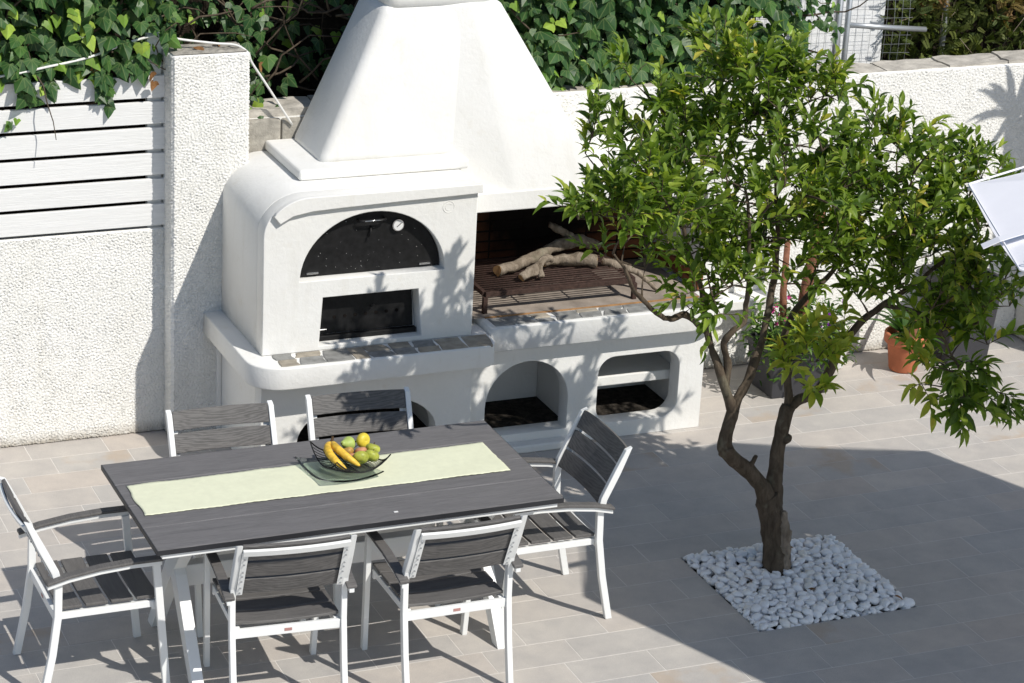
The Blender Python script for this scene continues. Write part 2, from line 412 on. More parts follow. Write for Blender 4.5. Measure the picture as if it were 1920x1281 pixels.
for t in tiles:
    px, py, w = to_px(((t[0]+t[1])/2, (t[2]+t[3])/2, 0))
    if -40 < px < 1960 and 560 < py < 1325 and t[3] < 2.45 and not (.3 < t[0] and t[1] < 2.6 and t[2] > 1.8): inview.append((w, t))
    else: far.box(t[0]+.002, t[1]-.002, t[2]+.002, t[3]-.002, -.02, random.uniform(-.0006, .0006))
inview.sort(key=lambda a: a[0])
cache = {}
for i, (w, t) in enumerate(inview):
    if i >= 300: far.box(t[0]+.002, t[1]-.002, t[2]+.002, t[3]-.002, -.02, 0); continue
    L = round(t[1]-t[0], 3)
    if L not in cache:
        gg = G(); a = L/2-.0017; b_ = .1-.0017; c = .001
        gg.add([(-a,-b_,-.02),(a,-b_,-.02),(a,b_,-.02),(-a,b_,-.02),(-a,-b_,-c),(a,-b_,-c),(a,b_,-c),(-a,b_,-c),(-a+c,-b_+c,0),(a-c,-b_+c,0),(a-c,b_-c,0),(-a+c,b_-c,0)],
               [(0,1,5,4),(1,2,6,5),(2,3,7,6),(3,0,4,7),(4,5,9,8),(5,6,10,9),(6,7,11,10),(7,4,8,11),(8,9,10,11)])
        o = gg.out('tile', 'paving_stone', paving, local=True); cache[L] = o.data
    else:
        o = link('tile', cache[L], paving, True)
    o.location = ((t[0]+t[1])/2, (t[2]+t[3])/2, random.uniform(-.0003, .0003)); o.rotation_euler = (random.uniform(-.0008,.0008), random.uniform(-.0008,.0008), 0)
o = far.out('distant_tiles', 'paving_stone', paving); o['kind'] = 'stuff'
g = G(); g.add([(BX0,BY0,-.04),(BX1,BY0,-.04),(BX1,BY1,-.04),(BX0,BY1,-.04)], [(0,1,2,3)])
tag(g.out('planting_soil', 'soil_and_gap_shade'), None, None, kind='structure')

# ------------------------------------------------------------------ walls, pillar, fence
WY = 2.43
w = empty('garden_wall', (-1.4, 2.5, 0), 'low white rough-cast wall under the slatted fence', 'wall')
stucco('render', (-1.38, WY, 0), (1,0,0), (0,0,1), 1.34, 1.115, .0045, .0052, 1, w)
G().box(-6, -1.38, WY, WY+.2, 0, 1.11).box(-1.379, -.05, WY+.008, WY+.2, 0, 1.108).out('wall_core', 'stucco', w)
pl = empty('gate_pillar', (.13, 2.4, 0), 'tall white rough-cast pillar between slatted fence and oven', 'pillar')
PX0, PX1, PY0, PY1, PZ = -.056, .330, 2.295, 2.50, 2.04
stucco('render', (PX0, PY0, 0), (1,0,0), (0,0,1), PX1-PX0, PZ, .0045, .0052, 3, pl)
stucco('render', (PX0, PY1, 0), (0,-1,0), (0,0,1), PY1-PY0, PZ, .0045, .0052, 4, pl)
stucco('render', (PX1, PY0, 0), (0,1,0), (0,0,1), PY1-PY0, PZ, .0045, .0052, 5, pl)
G().box(PX0+.008, PX1-.008, PY0+.008, PY1-.002, 0, PZ-.004).out('pillar_core', 'stucco', pl)
cap = G(); n_ = 14
vv = []
for j in range(9):
    for i in range(n_+1): vv.append((PX0+.004+(PX1-PX0-.008)*i/n_, PY0+.006+(PY1-PY0-.01)*j/8, PZ+.004+random.uniform(0,.010)*(0 if j in (0,8) or i in (0,n_) else 1)))
ff = [(j*(n_+1)+i, j*(n_+1)+i+1, (j+1)*(n_+1)+i+1, (j+1)*(n_+1)+i) for j in range(8) for i in range(n_)]
cap.add(vv, ff).out('weathered_top', 'concrete', pl)

fe = empty('slatted_fence', (-1.2, 2.44, 1.12), 'white horizontal slatted fence on the low wall', 'fence')
for k in range(6):
    z0 = 1.128+.1335*k
    o = G().box(-1.55, 1.55, -.012, .012, -.0562, .0562).out('board', 'white_board', fe, local=True, bev=.003)
    o.location = (-.045-1.55+1.2+random.uniform(-.003,.003), -.005+random.uniform(-.002,.002), z0+.0595-1.12); o.rotation_euler = (random.uniform(-.01,.01), 0, 0)
for x in (-.107, -1.35, -2.6):
    o = G().box(x-.037, x+.037, 2.452, 2.492, 1.11, 2.115).out('post', 'white_board', fe, bev=.003)

rw = empty('boundary_wall', (3.0, 2.53, 0), 'long white rough-cast wall behind the barbecue and tree', 'wall')
stucco('render', (2.02, WY, 0), (1,0,0), (0,0,1), 3.18, 1.690, .0055, .0052, 8, rw)
G().box(.33, 5.4, WY+.008, WY+.2, 0, 1.655).out('wall_core', 'stucco', rw)
x = .335; k = 0
while x < 5.3:
    L = .41+random.uniform(-.02, .03); z = 1.657; dz = random.uniform(-.006, .008)+(.03 if x > 4.5 else 0)*(x-4.5)
    b = bmesh.new(); bmesh.ops.create_cube(b, size=1); bmesh.ops.subdivide_edges(b, edges=b.edges, cuts=4, use_grid_fill=True)
    for v in b.verts:
        v.co = Vector((x+L/2+v.co.x*(L-.008), WY+.112+v.co.y*.205, z+.014+dz+v.co.z*.05))
        v.co += noise.noise_vector(v.co*14)*.010+noise.noise_vector(v.co*45)*.004
    me = bpy.data.meshes.new('coping_block'); b.to_mesh(me); b.free(); me.materials.append(MATS['coping']); link('coping_block', me, rw)
    x += L
cb = G().box(.332, .545, WY-.02, WY+.19, 1.3, 1.652).out('raw_block', 'concrete', rw, bev=.012)
G().box(.55, .74, WY-.018, WY+.19, 1.3, 1.648).out('raw_block', 'concrete', rw, bev=.012)
sw = empty('side_wall', (5.3, 2.27, 0), 'white rough-cast return wall at the right corner', 'wall')
stucco('render', (5.2, 2.43, 0), (0,-1,0), (0,0,1), .32, 1.70, .008, .005, 9, sw)
G().box(5.208, 5.4, 2.112, 2.43, 0, 1.69).out('wall_core', 'stucco', sw)
lg = G().box(2.86, 3.46, 2.28, 2.424, .40, .455).out('wall_ledge', 'white_plaster', None, bev=.006)
tag(lg, 'short white plaster ledge on the wall right of the barbecue', 'ledge')

# ------------------------------------------------------------------ masonry oven and barbecue
bq = empty('masonry_barbecue', (1.45, 1.9, 0), 'white plastered masonry oven and barbecue with tall tapering hood', 'barbecue')
XZ = lambda y0: (lambda u, v, w_: (u, y0+w_, v))
XY = lambda z0: (lambda u, v, w_: (u, v, z0+w_))
def archhole(x0, x1, zb, zs, zt, n=20):
    return [(x0, zb), (x1, zb)] + arc((x0+x1)/2, zs, (x1-x0)/2, zt-zs, 0, 180, n)
def rrect(x0, x1, z0, z1, r, n=6):
    return arc(x1-r, z0+r, r, r, -90, 0, n)+arc(x1-r, z1-r, r, r, 0, 90, n)+arc(x0+r, z1-r, r, r, 90, 180, n)+arc(x0+r, z0+r, r, r, 180, 270, n)
o = panel('oven_base', [(.2,0),(1.325,0),(1.325,.574),(.2,.574)], [archhole(.39,1.135,.075,.20,.412)], 'white_plaster', bq, XZ(1.61), .10, .004)
G().box(.2,.29,1.712,2.42,0,.574).box(.175,.199,2.27,2.42,0,.574).box(1.235,1.325,1.712,2.42,0,.574).box(.292,1.233,2.30,2.42,0,.574).out('oven_base_walls', 'white_plaster', bq, bev=.003)
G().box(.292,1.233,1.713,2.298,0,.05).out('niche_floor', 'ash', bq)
panel('grill_base', [(1.327,0),(2.69,0),(2.69,.592),(1.327,.592)], [archhole(1.43,1.90,.085,.25,.488), rrect(2.068,2.545,.085,.462,.095)], 'white_plaster', bq, XZ(1.67), .11, .004)
G().box(1.327,1.40,1.782,2.42,0,.592).box(1.945,2.02,1.782,2.42,0,.592).box(2.60,2.688,1.782,2.42,0,.592).box(1.402,1.943,2.16,2.42,0,.592).box(2.022,2.598,2.16,2.42,0,.592).out('grill_base_walls', 'white_plaster', bq, bev=.002)
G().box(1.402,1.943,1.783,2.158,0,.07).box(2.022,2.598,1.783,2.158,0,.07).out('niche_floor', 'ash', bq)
G().box(2.023,2.597,1.795,2.157,.245,.30).out('shelf', 'white_plaster', bq, bev=.006)
G().box(1.40,1.96,1.60,1.668,0,.045).out('threshold', 'white_plaster', bq, bev=.01)
# counters
lc = arc(.105+.17, 1.425+.17, .17, .17, 180, 270, 8) + arc(1.40-.10, 1.437+.10, .10, .10, -90, 0, 6) + [(1.40,1.70),(1.40,2.42),(.105,2.42)]
panel('counter', lc, [], 'white_plaster', bq, XY(.575), .115, .008)
rc = [(1.412,1.578)] + arc(2.80-.17, 1.578+.17, .17, .17, -90, 0, 8) + [(2.80,2.42),(1.412,2.42)]
panel('counter', rc, [], 'white_plaster', bq, XY(.594), .131, .008)
def stones(x0, x1, y0, y1, z, seedn):
    rnd = random.Random(seedn); x = x0; c = 0
    while x < x1-.03:
        wd = min(rnd.uniform(.085, .155), x1-x); sk = rnd.uniform(-.02, .02)
        ys = [y0, y0+(y1-y0)*rnd.uniform(.38,.62), y1] if rnd.random() < .72 else [y0, y1]
        for a, b_ in zip(ys[:-1], ys[1:]):
            j = lambda s=.007: rnd.uniform(-s, s)
            gp = .004
            pts = [(x+gp+j(), a+gp+abs(j(.003))), (x+wd*.5+j(.02), a+gp*.6), (x+wd-gp+j(), a+gp+abs(j(.003))), (x+wd-gp+sk*.5+j(), (a+b_)/2), (x+wd-gp+sk+j(), b_-gp), (x+wd*.5+j(.02), b_-gp*.6), (x+gp+sk+j(), b_-gp), (x+gp+sk*.5+j(), (a+b_)/2)]
            zt = z+.005+rnd.uniform(-.001,.0015); n = len(pts); cx = sum(p[0] for p in pts)/n; cy = sum(p[1] for p in pts)/n
            vb = [(p[0], p[1], z-.01) for p in pts]+[(p[0], p[1], zt-.0025) for p in pts]+[(cx+(p[0]-cx)*.93, cy+(p[1]-cy)*.90, zt) for p in pts]
            fs = [(i, (i+1)%n, n+(i+1)%n, n+i) for i in range(n)]+[(n+i, n+(i+1)%n, 2*n+(i+1)%n, 2*n+i) for i in range(n)]+[tuple(2*n+i for i in range(n))]
            mk('flagstone', vb, fs, 'slate_warm' if rnd.random() < .22 else 'slate', bq); c += 1
        x += wd
stones(.245, 1.37, 1.447, 1.606, .69, 3)
stones(1.43, 2.70, 1.600, 1.722, .725, 5)
# oven body: rounded shoulder profile run back to the wall, thick front with the two openings
prof = [(.2,.692),(1.31,.692),(1.31,1.49)] + arc(.43, 1.30, .23, .19, 90, 180, 12)
door_hole = arc(.767, 1.058, .379, .333, 0, 180, 32)
ash_hole = [(.494,.715),(1.037,.715),(1.010,.968),(.510,.968)]
panel('oven_front', prof, [door_hole, ash_hole], 'white_plaster', bq, XZ(1.61), .10, .005)
panel('oven_body', prof, [], 'white_plaster', bq, XZ(1.7102), .7, .003)
mould = [(1.325,1.452),(1.325,1.497)] + [(x_+0, z_+.007) for x_, z_ in arc(.43,1.30,.225,.19,90,146,8)] + [(.275,1.372),(.34,1.408),(.44,1.425),(.6,1.432),(.9,1.441),(1.1,1.445)]
panel('moulding', mould, [], 'white_plaster', bq, XZ(1.583), .027, .004)
ring = G(); ring.tube([(1.155+.03*math.cos(a*math.pi/12), 1.6095, 1.385+.03*math.sin(a*math.pi/12)) for a in range(25)], .0018, 6, False)
ring.tube([(1.155+.018*math.cos(a*math.pi/12), 1.6095, 1.385+.018*math.sin(a*math.pi/12)) for a in range(2, 20)], .0016, 6, True)
ring.out('emblem', 'white_plaster', bq, True)
G().box(.46,1.36,1.86,2.42,1.4915,1.545).out('hood_ledge', 'white_plaster', bq, bev=.014, seg=3)
# hood: two tapering volumes
def frustum(name, b0, z0, t0, z1, bev):
    (x0,x1,y0,y1), (a0,a1,c0,c1) = b0, t0
    gg = G().add([(x0,y0,z0),(x1,y0,z0),(x1,y1,z0),(x0,y1,z0),(a0,c0,z1),(a1,c0,z1),(a1,c1,z1),(a0,c1,z1)], [(0,3,2,1),(4,5,6,7),(0,1,5,4),(1,2,6,5),(2,3,7,6),(3,0,4,7)])
    o = gg.out(name, 'white_plaster', bq, True); bevel(o, bev, 4, 20); return o
frustum('oven_hood', (.592,1.46,1.955,2.42), 1.53, (.955,1.47,2.062,2.42), 2.30, .045)
hv = [(1.10,1.985,1.345),(1.62,1.832,1.345),(2.135,1.832,1.345),(2.135,2.42,1.345),(1.10,2.42,1.345),(1.22,2.075,2.30),(1.42,2.052,2.30),(1.572,2.052,2.30),(1.572,2.42,2.30),(1.22,2.42,2.30)]
bevel(mk('grill_hood', hv, [(4,3,2,1,0),(5,6,7,8,9)]+[(i,(i+1)%5,5+(i+1)%5,5+i) for i in range(5)], 'white_plaster', bq, True), .02, 4, 4)
G().box(1.312,2.80,1.83,2.42,1.262,1.364).out('lintel', 'white_plaster', bq, bev=.006)
o = G().box(.962,1.562,2.052,2.43,2.262,3.4).out('chimney', 'white_plaster', bq, True); bevel(o, .07, 5, 20)
G().box(2.722,2.80,1.835,2.42,.726,1.262).out('side_pier', 'white_plaster', bq, bev=.008)
G().box(1.33,2.70,1.85,2.40,1.255,1.2615).out('flue_soffit', 'soot', bq)
G().box(1.37,2.665,1.735,2.37,.7255,.732).out('hearth', 'hearth_board', bq, bev=.002)
G().box(1.43,2.66,1.7255,1.7345,.7255,.7325).out('hearth_edge', 'rust_line', bq)
# fire bricks, stacked in columns
def bricks(org, U, V, nU, nV, bw, bh, th, parent):
    Nn = Vector(U).cross(Vector(V))
    a, b_ = bw/2-.004, bh/2-.0035
    base = G(); q = [(-a,-b_,0),(a,-b_,0),(a,b_,0),(-a,b_,0)]; c = .003
    base.add([(x_,y_,-th) for x_, y_, _ in q]+[(x_,y_,-c) for x_, y_, _ in q]+[(x_*(1-c/a), y_*(1-c/b_), 0) for x_, y_, _ in q], [(0,1,5,4),(1,2,6,5),(2,3,7,6),(3,0,4,7),(4,5,9,8),(5,6,10,9),(6,7,11,10),(7,4,8,11),(8,9,10,11)])
    me = None
    rotm = Matrix((Vector(U), Vector(V), Nn)).transposed().to_4x4()
    for i in range(nU):
        for j in range(nV):
            if me is None: o = base.out('brick', 'sooty_brick', parent, local=True); me = o.data
            else: o = link('brick', me, parent, True)
            p = Vector(org)+Vector(U)*((i+.5)*bw)+Vector(V)*((j+.5)*bh)+Nn*random.uniform(-.002,.002)
            o.matrix_local = Matrix.Translation(p-parent.location) @ rotm
bricks((1.335,2.378,.733), (1,0,0), (0,0,1), 7, 9, .19, .0575, .03, bq)
G().box(1.33,2.672,2.381,2.42,.7265,1.2545).out('fire_wall', 'soot', bq)
bricks((2.69,2.375,.733), (0,-1,0), (0,0,1), 3, 2, .19, .045, .028, bq)
bricks((1.338,1.84,.733), (0,1,0), (0,0,1), 3, 9, .175, .0575, .02, bq)
# doors
od = panel('oven_door', arc(.767, 1.062, .374, .326, 0, 180, 32), [], 'black_steel', bq, XZ(1.672), .018, .003)
h = G().tube([(.70,1.665,1.338),(.70,1.638,1.338),(.715,1.632,1.338),(.82,1.632,1.338),(.835,1.638,1.338),(.835,1.665,1.338)], .007, 8).out('handle', 'black_steel', od, True)
G().tube([(.722,1.624,1.340),(.812,1.624,1.340)], .0035, 6).out('grip', 'chrome', od, True)
G().tube([(.77,1.668,1.30),(.765,1.655,1.27),(.755,1.652,1.245)], .005, 6).out('latch', 'black_steel', od, True)
tg = G(); tg.tube([(.908,1.672,1.296),(.908,1.652,1.296)], .030, 24)
tm = tg.out('thermometer', 'chrome', od, False)
G().tube([(.908,1.6515,1.296),(.908,1.6495,1.296)], .025, 24).out('dial', 'dial', od)
G().box(.9065,.9095,1.647,1.6488,1.285,1.315, Matrix.Rotation(R(50),3,'Y'), Vector((.908,1.648,1.296))).out('needle', 'black_steel', od)
for x in (.47, 1.06): G().box(x-.03,x+.03,1.660,1.671,1.075,1.085).out('hinge', 'chrome', od, bev=.002)
sp = G()
for i in range(40):
    a = random.uniform(.12, .97); t = random.uniform(8,172); x, z = .767+.36*a*math.cos(R(t)), 1.07+.31*a*math.sin(R(t)); r_ = random.uniform(.0007,.0018)
    sp.add([(x-r_,1.6712,z),(x,1.6712,z-r_),(x+r_,1.6712,z),(x,1.6712,z+r_)], [(0,1,2,3)])
sp.out('paint_specks', 'dial', od)['kind'] = 'stuff'
ad = panel('ash_door', [(.512,.745),(1.02,.745),(1.006,.965),(.515,.965)], [], 'black_steel', bq, XZ(1.693), .012, .002)
for i in range(7): G().tube([(.60+.055*i,1.694,.83+.0008*i),(.60+.055*i,1.6905,.83+.0008*i)], .009, 10).out('vent_hole', 'soot', ad)
G().box(.50,1.03,1.668,1.70,.716,.742).out('sill_bar', 'black_steel', bq, bev=.003)
G().tube([(.52,1.690,.768),(.56,1.690,.768)], .004, 6).out('hinge', 'chrome', ad)
G().tube([(.79,1.692,.87),(.79,1.675,.87),(.80,1.672,.885)], .004, 6).out('knob', 'black_steel', ad)

# grill grate and firewood
gr = empty('grill_grate', (1.87, 2.0, .732), 'rusty iron grill grate on short legs inside the barbecue', 'grill grate')
GX0, GX1, GY0, GY1, GZ = 1.45, 2.30, 1.785, 2.27, .835
G().beam((GX0,GY0,GZ),(GX1,GY0,GZ),.022,.026).beam((GX0,GY1,GZ),(GX1,GY1,GZ),.022,.026).beam((GX0,GY0+.012,GZ),(GX0,GY1-.012,GZ),.022,.024).beam((GX1,GY0+.012,GZ),(GX1,GY1-.012,GZ),.022,.024).out('frame', 'rust_iron', gr, bev=.002)
for x in (GX0, GX1):
    for y in (GY0, GY1): G().box(x-.012,x+.012,y-.012,y+.012,.7325,GZ-.0131).out('leg', 'rust_iron', gr, bev=.002)
for i in range(15):
    y = GY0+.03+(GY1-GY0-.06)*i/14; G().tube([(GX0+.01,y,GZ+.008),(GX1-.01,y+random.uniform(-.002,.002),GZ+.008)], .0048, 6).out('bar', 'rust_iron', gr, True)
for x in (1.73, 2.02): G().tube([(x,GY0+.01,GZ-.002),(x,GY1-.01,GZ-.002)], .005, 6).out('crossbar', 'rust_iron', gr, True)
def log(name, pts, rads, label, extra=None):
    def rough(pts, rads, n=20, sub=10):
        P = []; Rr = []
        for i in range(len(pts)-1):
            for k in range(sub):
                t = k/sub; P.append(Vector(pts[i]).lerp(Vector(pts[i+1]), t)); Rr.append(rads[i]*(1-t)+rads[i+1]*t)
        P.append(Vector(pts[-1])); Rr.append(rads[-1])
        for _ in range(2):
            P = [P[0]]+[(P[i-1]+P[i]*2+P[i+1])/4 for i in range(1,len(P)-1)]+[P[-1]]
        gg = G(); gg.tube(P, Rr, n)
        gg.v = [tuple(Vector(v)+noise.noise_vector(Vector(v)*16)*.012+noise.noise_vector(Vector(v)*55)*.005) for v in gg.v]
        return gg
    a = rough(pts, rads); k = len(a.f)
    o = a.out(name, 'log_bark', None, True); tag(o, label, 'log')
    o.data.materials.append(MATS['cut_wood'])
    for f in o.data.polygons:
        if len(f.vertices) > 4: f.material_index = 1; f.use_smooth = False
    if extra:
        b = rough(*extra).out('side_branch', 'log_bark', None, True); b.parent = o
    return o
LZ = GZ+.013
log('firewood_log', [(1.60,1.99,LZ+.034),(1.80,2.06,LZ+.045),(1.98,2.13,LZ+.085),(2.13,2.17,LZ+.095),(2.28,2.20,LZ+.05)], [.028,.027,.029,.034,.024], 'long forked log lying across the grate, sawn end left', ([(2.12,2.165,LZ+.10),(2.06,2.19,LZ+.15),(1.98,2.21,LZ+.185)], [.024,.02,.017]))
log('firewood_log', [(1.69,1.88,LZ+.022),(1.76,1.90,LZ+.05),(1.83,1.95,LZ+.075),(1.90,1.99,LZ+.08)], [.02,.025,.022,.02], 'short knotty root piece in front of the long log', ([(1.80,1.92,LZ+.06),(1.80,1.885,LZ+.02)], [.022,.018]))
log('firewood_log', [(1.90,2.06,LZ+.035),(2.06,2.04,LZ+.04),(2.17,1.99,LZ+.04)], [.026,.033,.035], 'short thick log with pale split end under the fork')
log('firewood_log', [(2.22,2.02,LZ+.02),(2.36,1.93,LZ-.01),(2.48,1.84,.745)], [.022,.018,.010], 'thin bark strip leaning off the right end of the grate')

# ------------------------------------------------------------------ table
TZ = .74
tb = empty('dining_table', (0, 0, 0), 'long dining table of four dark grey planks on white crossed legs', 'table')
for k in range(4):
    y0 = -.449+.2245*k
    o = G().box(-.897,.897,-.1107,.1107,-.012,.012).out('plank', 'grey_plank', tb, local=True, bev=.003); o.location = (0, y0+.11225, TZ-.012)
G().box(-.875,.875,-.440,-.388,TZ-.046,TZ-.0255).box(-.875,.875,.388,.440,TZ-.046,TZ-.0255).box(-.875,-.83,-.388,.388,TZ-.046,TZ-.0255).box(.83,.875,-.388,.388,TZ-.046,TZ-.0255).box(-.83,.83,-.12,-.104,TZ-.045,TZ-.0255).box(-.83,.83,.104,.12,TZ-.045,TZ-.0255).out('apron_frame', 'white_metal', tb, bev=.002)
for sx in (-1, 1):
    x = .69*sx
    for s in (-1, 1):
        gg = G()
        pts = [(s*.33, 0.0), (s*.045, .40), (-s*.25, TZ-.0465)]
        wd = .05
        for (ya, za), (yb, zb) in zip(pts[:-1], pts[1:]): pass
        # bent leg as one outline, extruded in x
        def off(p, q): d = Vector((q[0]-p[0], q[1]-p[1])).normalized(); return Vector((d.y, -d.x))*.042
        n0, n1 = off(pts[0], pts[1]), off(pts[1], pts[2]); nm = (n0+n1)/2
        Lp = [Vector(pts[0])+n0, Vector(pts[1])+nm, Vector(pts[2])+n1]; Rp = [Vector(pts[0])-n0, Vector(pts[1])-nm, Vector(pts[2])-n1]
        for P_ in (Lp, Rp): P_[0].y = 0; P_[2].y = TZ-.0465
        x0, x1 = (x-.028, x+.028) if s > 0 else (x-.0255, x+.0255)
        lp = Lp+Rp[::-1]
        v = [(x0, p.x, p.y) for p in lp]+[(x1, p.x, p.y) for p in lp]
        gg.add(v, [(0,1,4,5),(1,2,3,4),(11,10,7,6),(10,9,8,7)]+[(i, i+6, (i+1)%6+6, (i+1)%6) for i in range(6)])
        o = gg.out('leg', 'white_metal', tb, bev=.003)
for k in (1, 2, 3): G().box(-.896,.896,-.449+.2245*k-.0014,-.449+.2245*k+.0014,TZ-.02,TZ-.0022).out('highlight_strip', 'seam_highlight', tb)  # pale strips in the seams, painted stand-in for highlights on the plank bevels
for q in ((-.899,.899,-.4515,-.4492),(-.899,.899,.4492,.4515),(-.8996,-.8972,-.449,.449),(.8972,.8996,-.449,.449)): G().box(*q,TZ-.0235,TZ-.0025).out('edge_trim', 'edge_dark', tb)
G().box(-.664,.664,-.03,.03,.345,.445).out('stretcher', 'white_metal', tb, bev=.004)
# runner
nu, nv = 160, 26; vv = []
for j in range(nv+1):
    for i in range(nu+1):
        u, v = i/nu, j/nv
        x = -.858+1.645*u + .004*math.sin(v*9)*(u < .02) ; y = -.118+.312*v+.012*u*(v-.3)
        z = TZ+.0022+.0030*max(0, noise.noise(Vector((x*4.5,y*8,0)))+.25)+.0016*max(0, noise.noise(Vector((x*16,y*3,7))))
        if j == 0 or j == nv: y += .0045*noise.noise(Vector((x*14, j*7., 3)))+.0016*math.sin(x*420); z += max(0, .006*noise.noise(Vector((x*6, j*5., 1))))
        if i in (0, nu): x += .003*noise.noise(Vector((y*30, i, 2)))
        vv.append((x, y, z))
ff = [(j*(nu+1)+i, j*(nu+1)+i+1, (j+1)*(nu+1)+i+1, (j+1)*(nu+1)+i) for j in range(nv) for i in range(nu)]
rn = mk('table_runner', vv, ff, 'cloth_green', None, True); tag(rn, 'pale green woven runner along the middle of the table', 'table runner')
sm = rn.modifiers.new('thick', 'SOLIDIFY'); sm.thickness = .0016; sm.offset = 1

# glass dish, wire bowl, fruit
BC = Vector((.112, .085)); ax = Vector((.777, -.629)); ay = Vector((.629, .777))
def bowl_pt(u, v, s, z0, lift, c=BC):     # u,v in -1..1, corners on the ax/ay diagonals
    du, dv = (u+v)/2, (v-u)/2
    p = c + ax*du*s*1.0 + ay*dv*s*.92
    r2_ = (u*u+v*v)/2
    return Vector((p.x, p.y, z0 + lift*(.25*r2_+.40*r2_*r2_+.35*(u*v)**2)))
gl = G(); n_ = 16
C2 = Vector((.062, .078))
vv = [bowl_pt(-1+2*i/n_, -1+2*j/n_, .205, TZ+.0075, .030, C2) for j in range(n_+1) for i in range(n_+1)]
ff = [(j*(n_+1)+i, j*(n_+1)+i+1, (j+1)*(n_+1)+i+1, (j+1)*(n_+1)+i) for j in range(n_) for i in range(n_)]
gp = mk('glass_dish', vv, ff, 'clear_glass', None, True); tag(gp, 'shallow clear glass dish under the wire bowl', 'dish')
s_ = gp.modifiers.new('thick', 'SOLIDIFY'); s_.thickness = .004; s_.offset = 1
wb = empty('wire_bowl', (BC.x, BC.y, TZ+.016), 'black wire fruit bowl with upturned corners on the green runner', 'bowl')
BZ, BL, BS = TZ+.022, .085, .185
rim = [(t, -1) for t in np.linspace(-1,1,13)][:-1]+[(1, t) for t in np.linspace(-1,1,13)][:-1]+[(-t, 1) for t in np.linspace(-1,1,13)][:-1]+[(-1, -t) for t in np.linspace(-1,1,13)]
G().tube([bowl_pt(u, v, BS, BZ, BL) for u, v in rim], .0032, 6, False).out('rim', 'black_steel', wb, True)
for k in range(15):
    u = -1+2*(k+1)/16; G().tube([bowl_pt(u, v, BS, BZ, BL) for v in np.linspace(-1,1,15)], .0015, 5).out('wire', 'black_steel', wb, True)
for k in range(3):
    v = -.5+.5*k; G().tube([bowl_pt(u, v, BS, BZ-.001, BL) for u in np.linspace(-1,1,15)], .002, 5).out('cross_wire', 'black_steel', wb, True)
apple = [(0,.30),(.10,.37),(.30,.43),(.62,.40),(.9,.18),(1.0,-.08),(.95,-.40),(.72,-.70),(.42,-.84),(.2,-.84),(0,-.76)]
pear = [(0,1.25),(.14,1.27),(.30,1.18),(.40,.95),(.50,.62),(.78,.22),(.98,-.15),(.98,-.45),(.75,-.75),(.35,-.88),(0,-.84)]
def fruit(name, prof, r, loc, tilt, mat, label):
    gg = G().lathe([(a*r, b_*r) for a, b_ in prof], (0,0,0), 20)
    o = gg.out(name, mat, None, True, True); o.location = loc; o.rotation_euler = tilt
    if prof is not apple or name == 'apple':
        s = G().tube([(0,0,(1.2 if prof is pear else .3)*r),(.05*r,0,(1.45 if prof is pear else .65)*r)], .0022, 5).out('stalk', 'banana_brown', o, True, True)
    md = o.modifiers.new('sub', 'SUBSURF'); md.levels = 1; md.render_levels = 1
    tag(o, label, name); return o
fz = TZ+.048
fruit('pear', pear, .034, (.135,.185,fz+.035), (R(70),R(10),R(-60)), 'pear_green', 'green pear lying at the back of the wire bowl')
fruit('lemon', apple, .035, (.205,.165,fz+.050), (R(80),R(20),R(20)), 'lemon_yellow', 'bright yellow round fruit on top at the back of the bowl')
fruit('apple', apple, .034, (.226,.105,fz+.040), (R(-15),R(20),0), 'apple_green', 'green apple behind the rightmost front apple')
fruit('apple', apple, .036, (.203,.055,fz+.030), (R(-25),R(30),0), 'apple_green', 'yellow-green apple nearest the right tip of the bowl')
fruit('apple', apple, .037, (.146,.045,fz+.032), (R(-50),R(25),R(10)), 'apple_green', 'green apple with stalk, front middle beside the banana tips')
fruit('russet_apple', apple, .030, (.115,.13,fz+.028), (R(-30),R(-10),0), 'russet', 'brownish yellow fruit between the bananas and the pear')
fruit('plum', apple, .027, (.125,.088,fz+.018), (R(-20),0,0), 'peach', 'brown-red fruit half hidden beside the bananas')
fruit('peach', apple, .029, (.172,.112,fz+.030), (R(-30),0,0), 'peach', 'pink peach in the middle of the bowl')
bb = empty('banana_bunch', (.04,.07,fz), 'two ripe yellow bananas joined at the stalk', 'bananas')
def banana(p0, c, p1):
    P = []; Q = []
    for i in range(17):
        t = i/16; P.append(Vector(p0)*(1-t)**2+Vector(c)*2*t*(1-t)+Vector(p1)*t*t)
        Q.append(.0205*min(1, (math.sin(math.pi*min(1,max(0,(t*.93+.045)))))**.42))
    Q[0] = .006; Q[1] = .008; Q[-1] = .005
    b = G().tube(P, Q, 7).out('banana', 'banana_yellow', bb, True); md = b.modifiers.new('s','SUBSURF'); md.levels = 1; md.render_levels = 1
    G().tube([P[-1], P[-1]+(P[-1]-P[-2]).normalized()*.004], .0045, 6).out('tip', 'banana_brown', b)
banana((.052,.165,fz+.060), (-.035,.07,fz+.075), (.062,-.015,fz+.004))
banana((.058,.162,fz+.060), (.02,.055,fz+.085), (.128,-.005,fz+.008))
G().tube([(.053,.163,fz+.060),(.062,.178,fz+.068),(.066,.186,fz+.076)], [.008,.006,.006], 6).out('stalk', 'banana_brown', bb, True)
lf = G()
ts = tag(G().box(.145,.163,-.385,-.375,TZ+.0005,TZ+.003).out('paper_scrap', 'dial'), 'tiny white scrap near the front edge of the table', 'scrap')

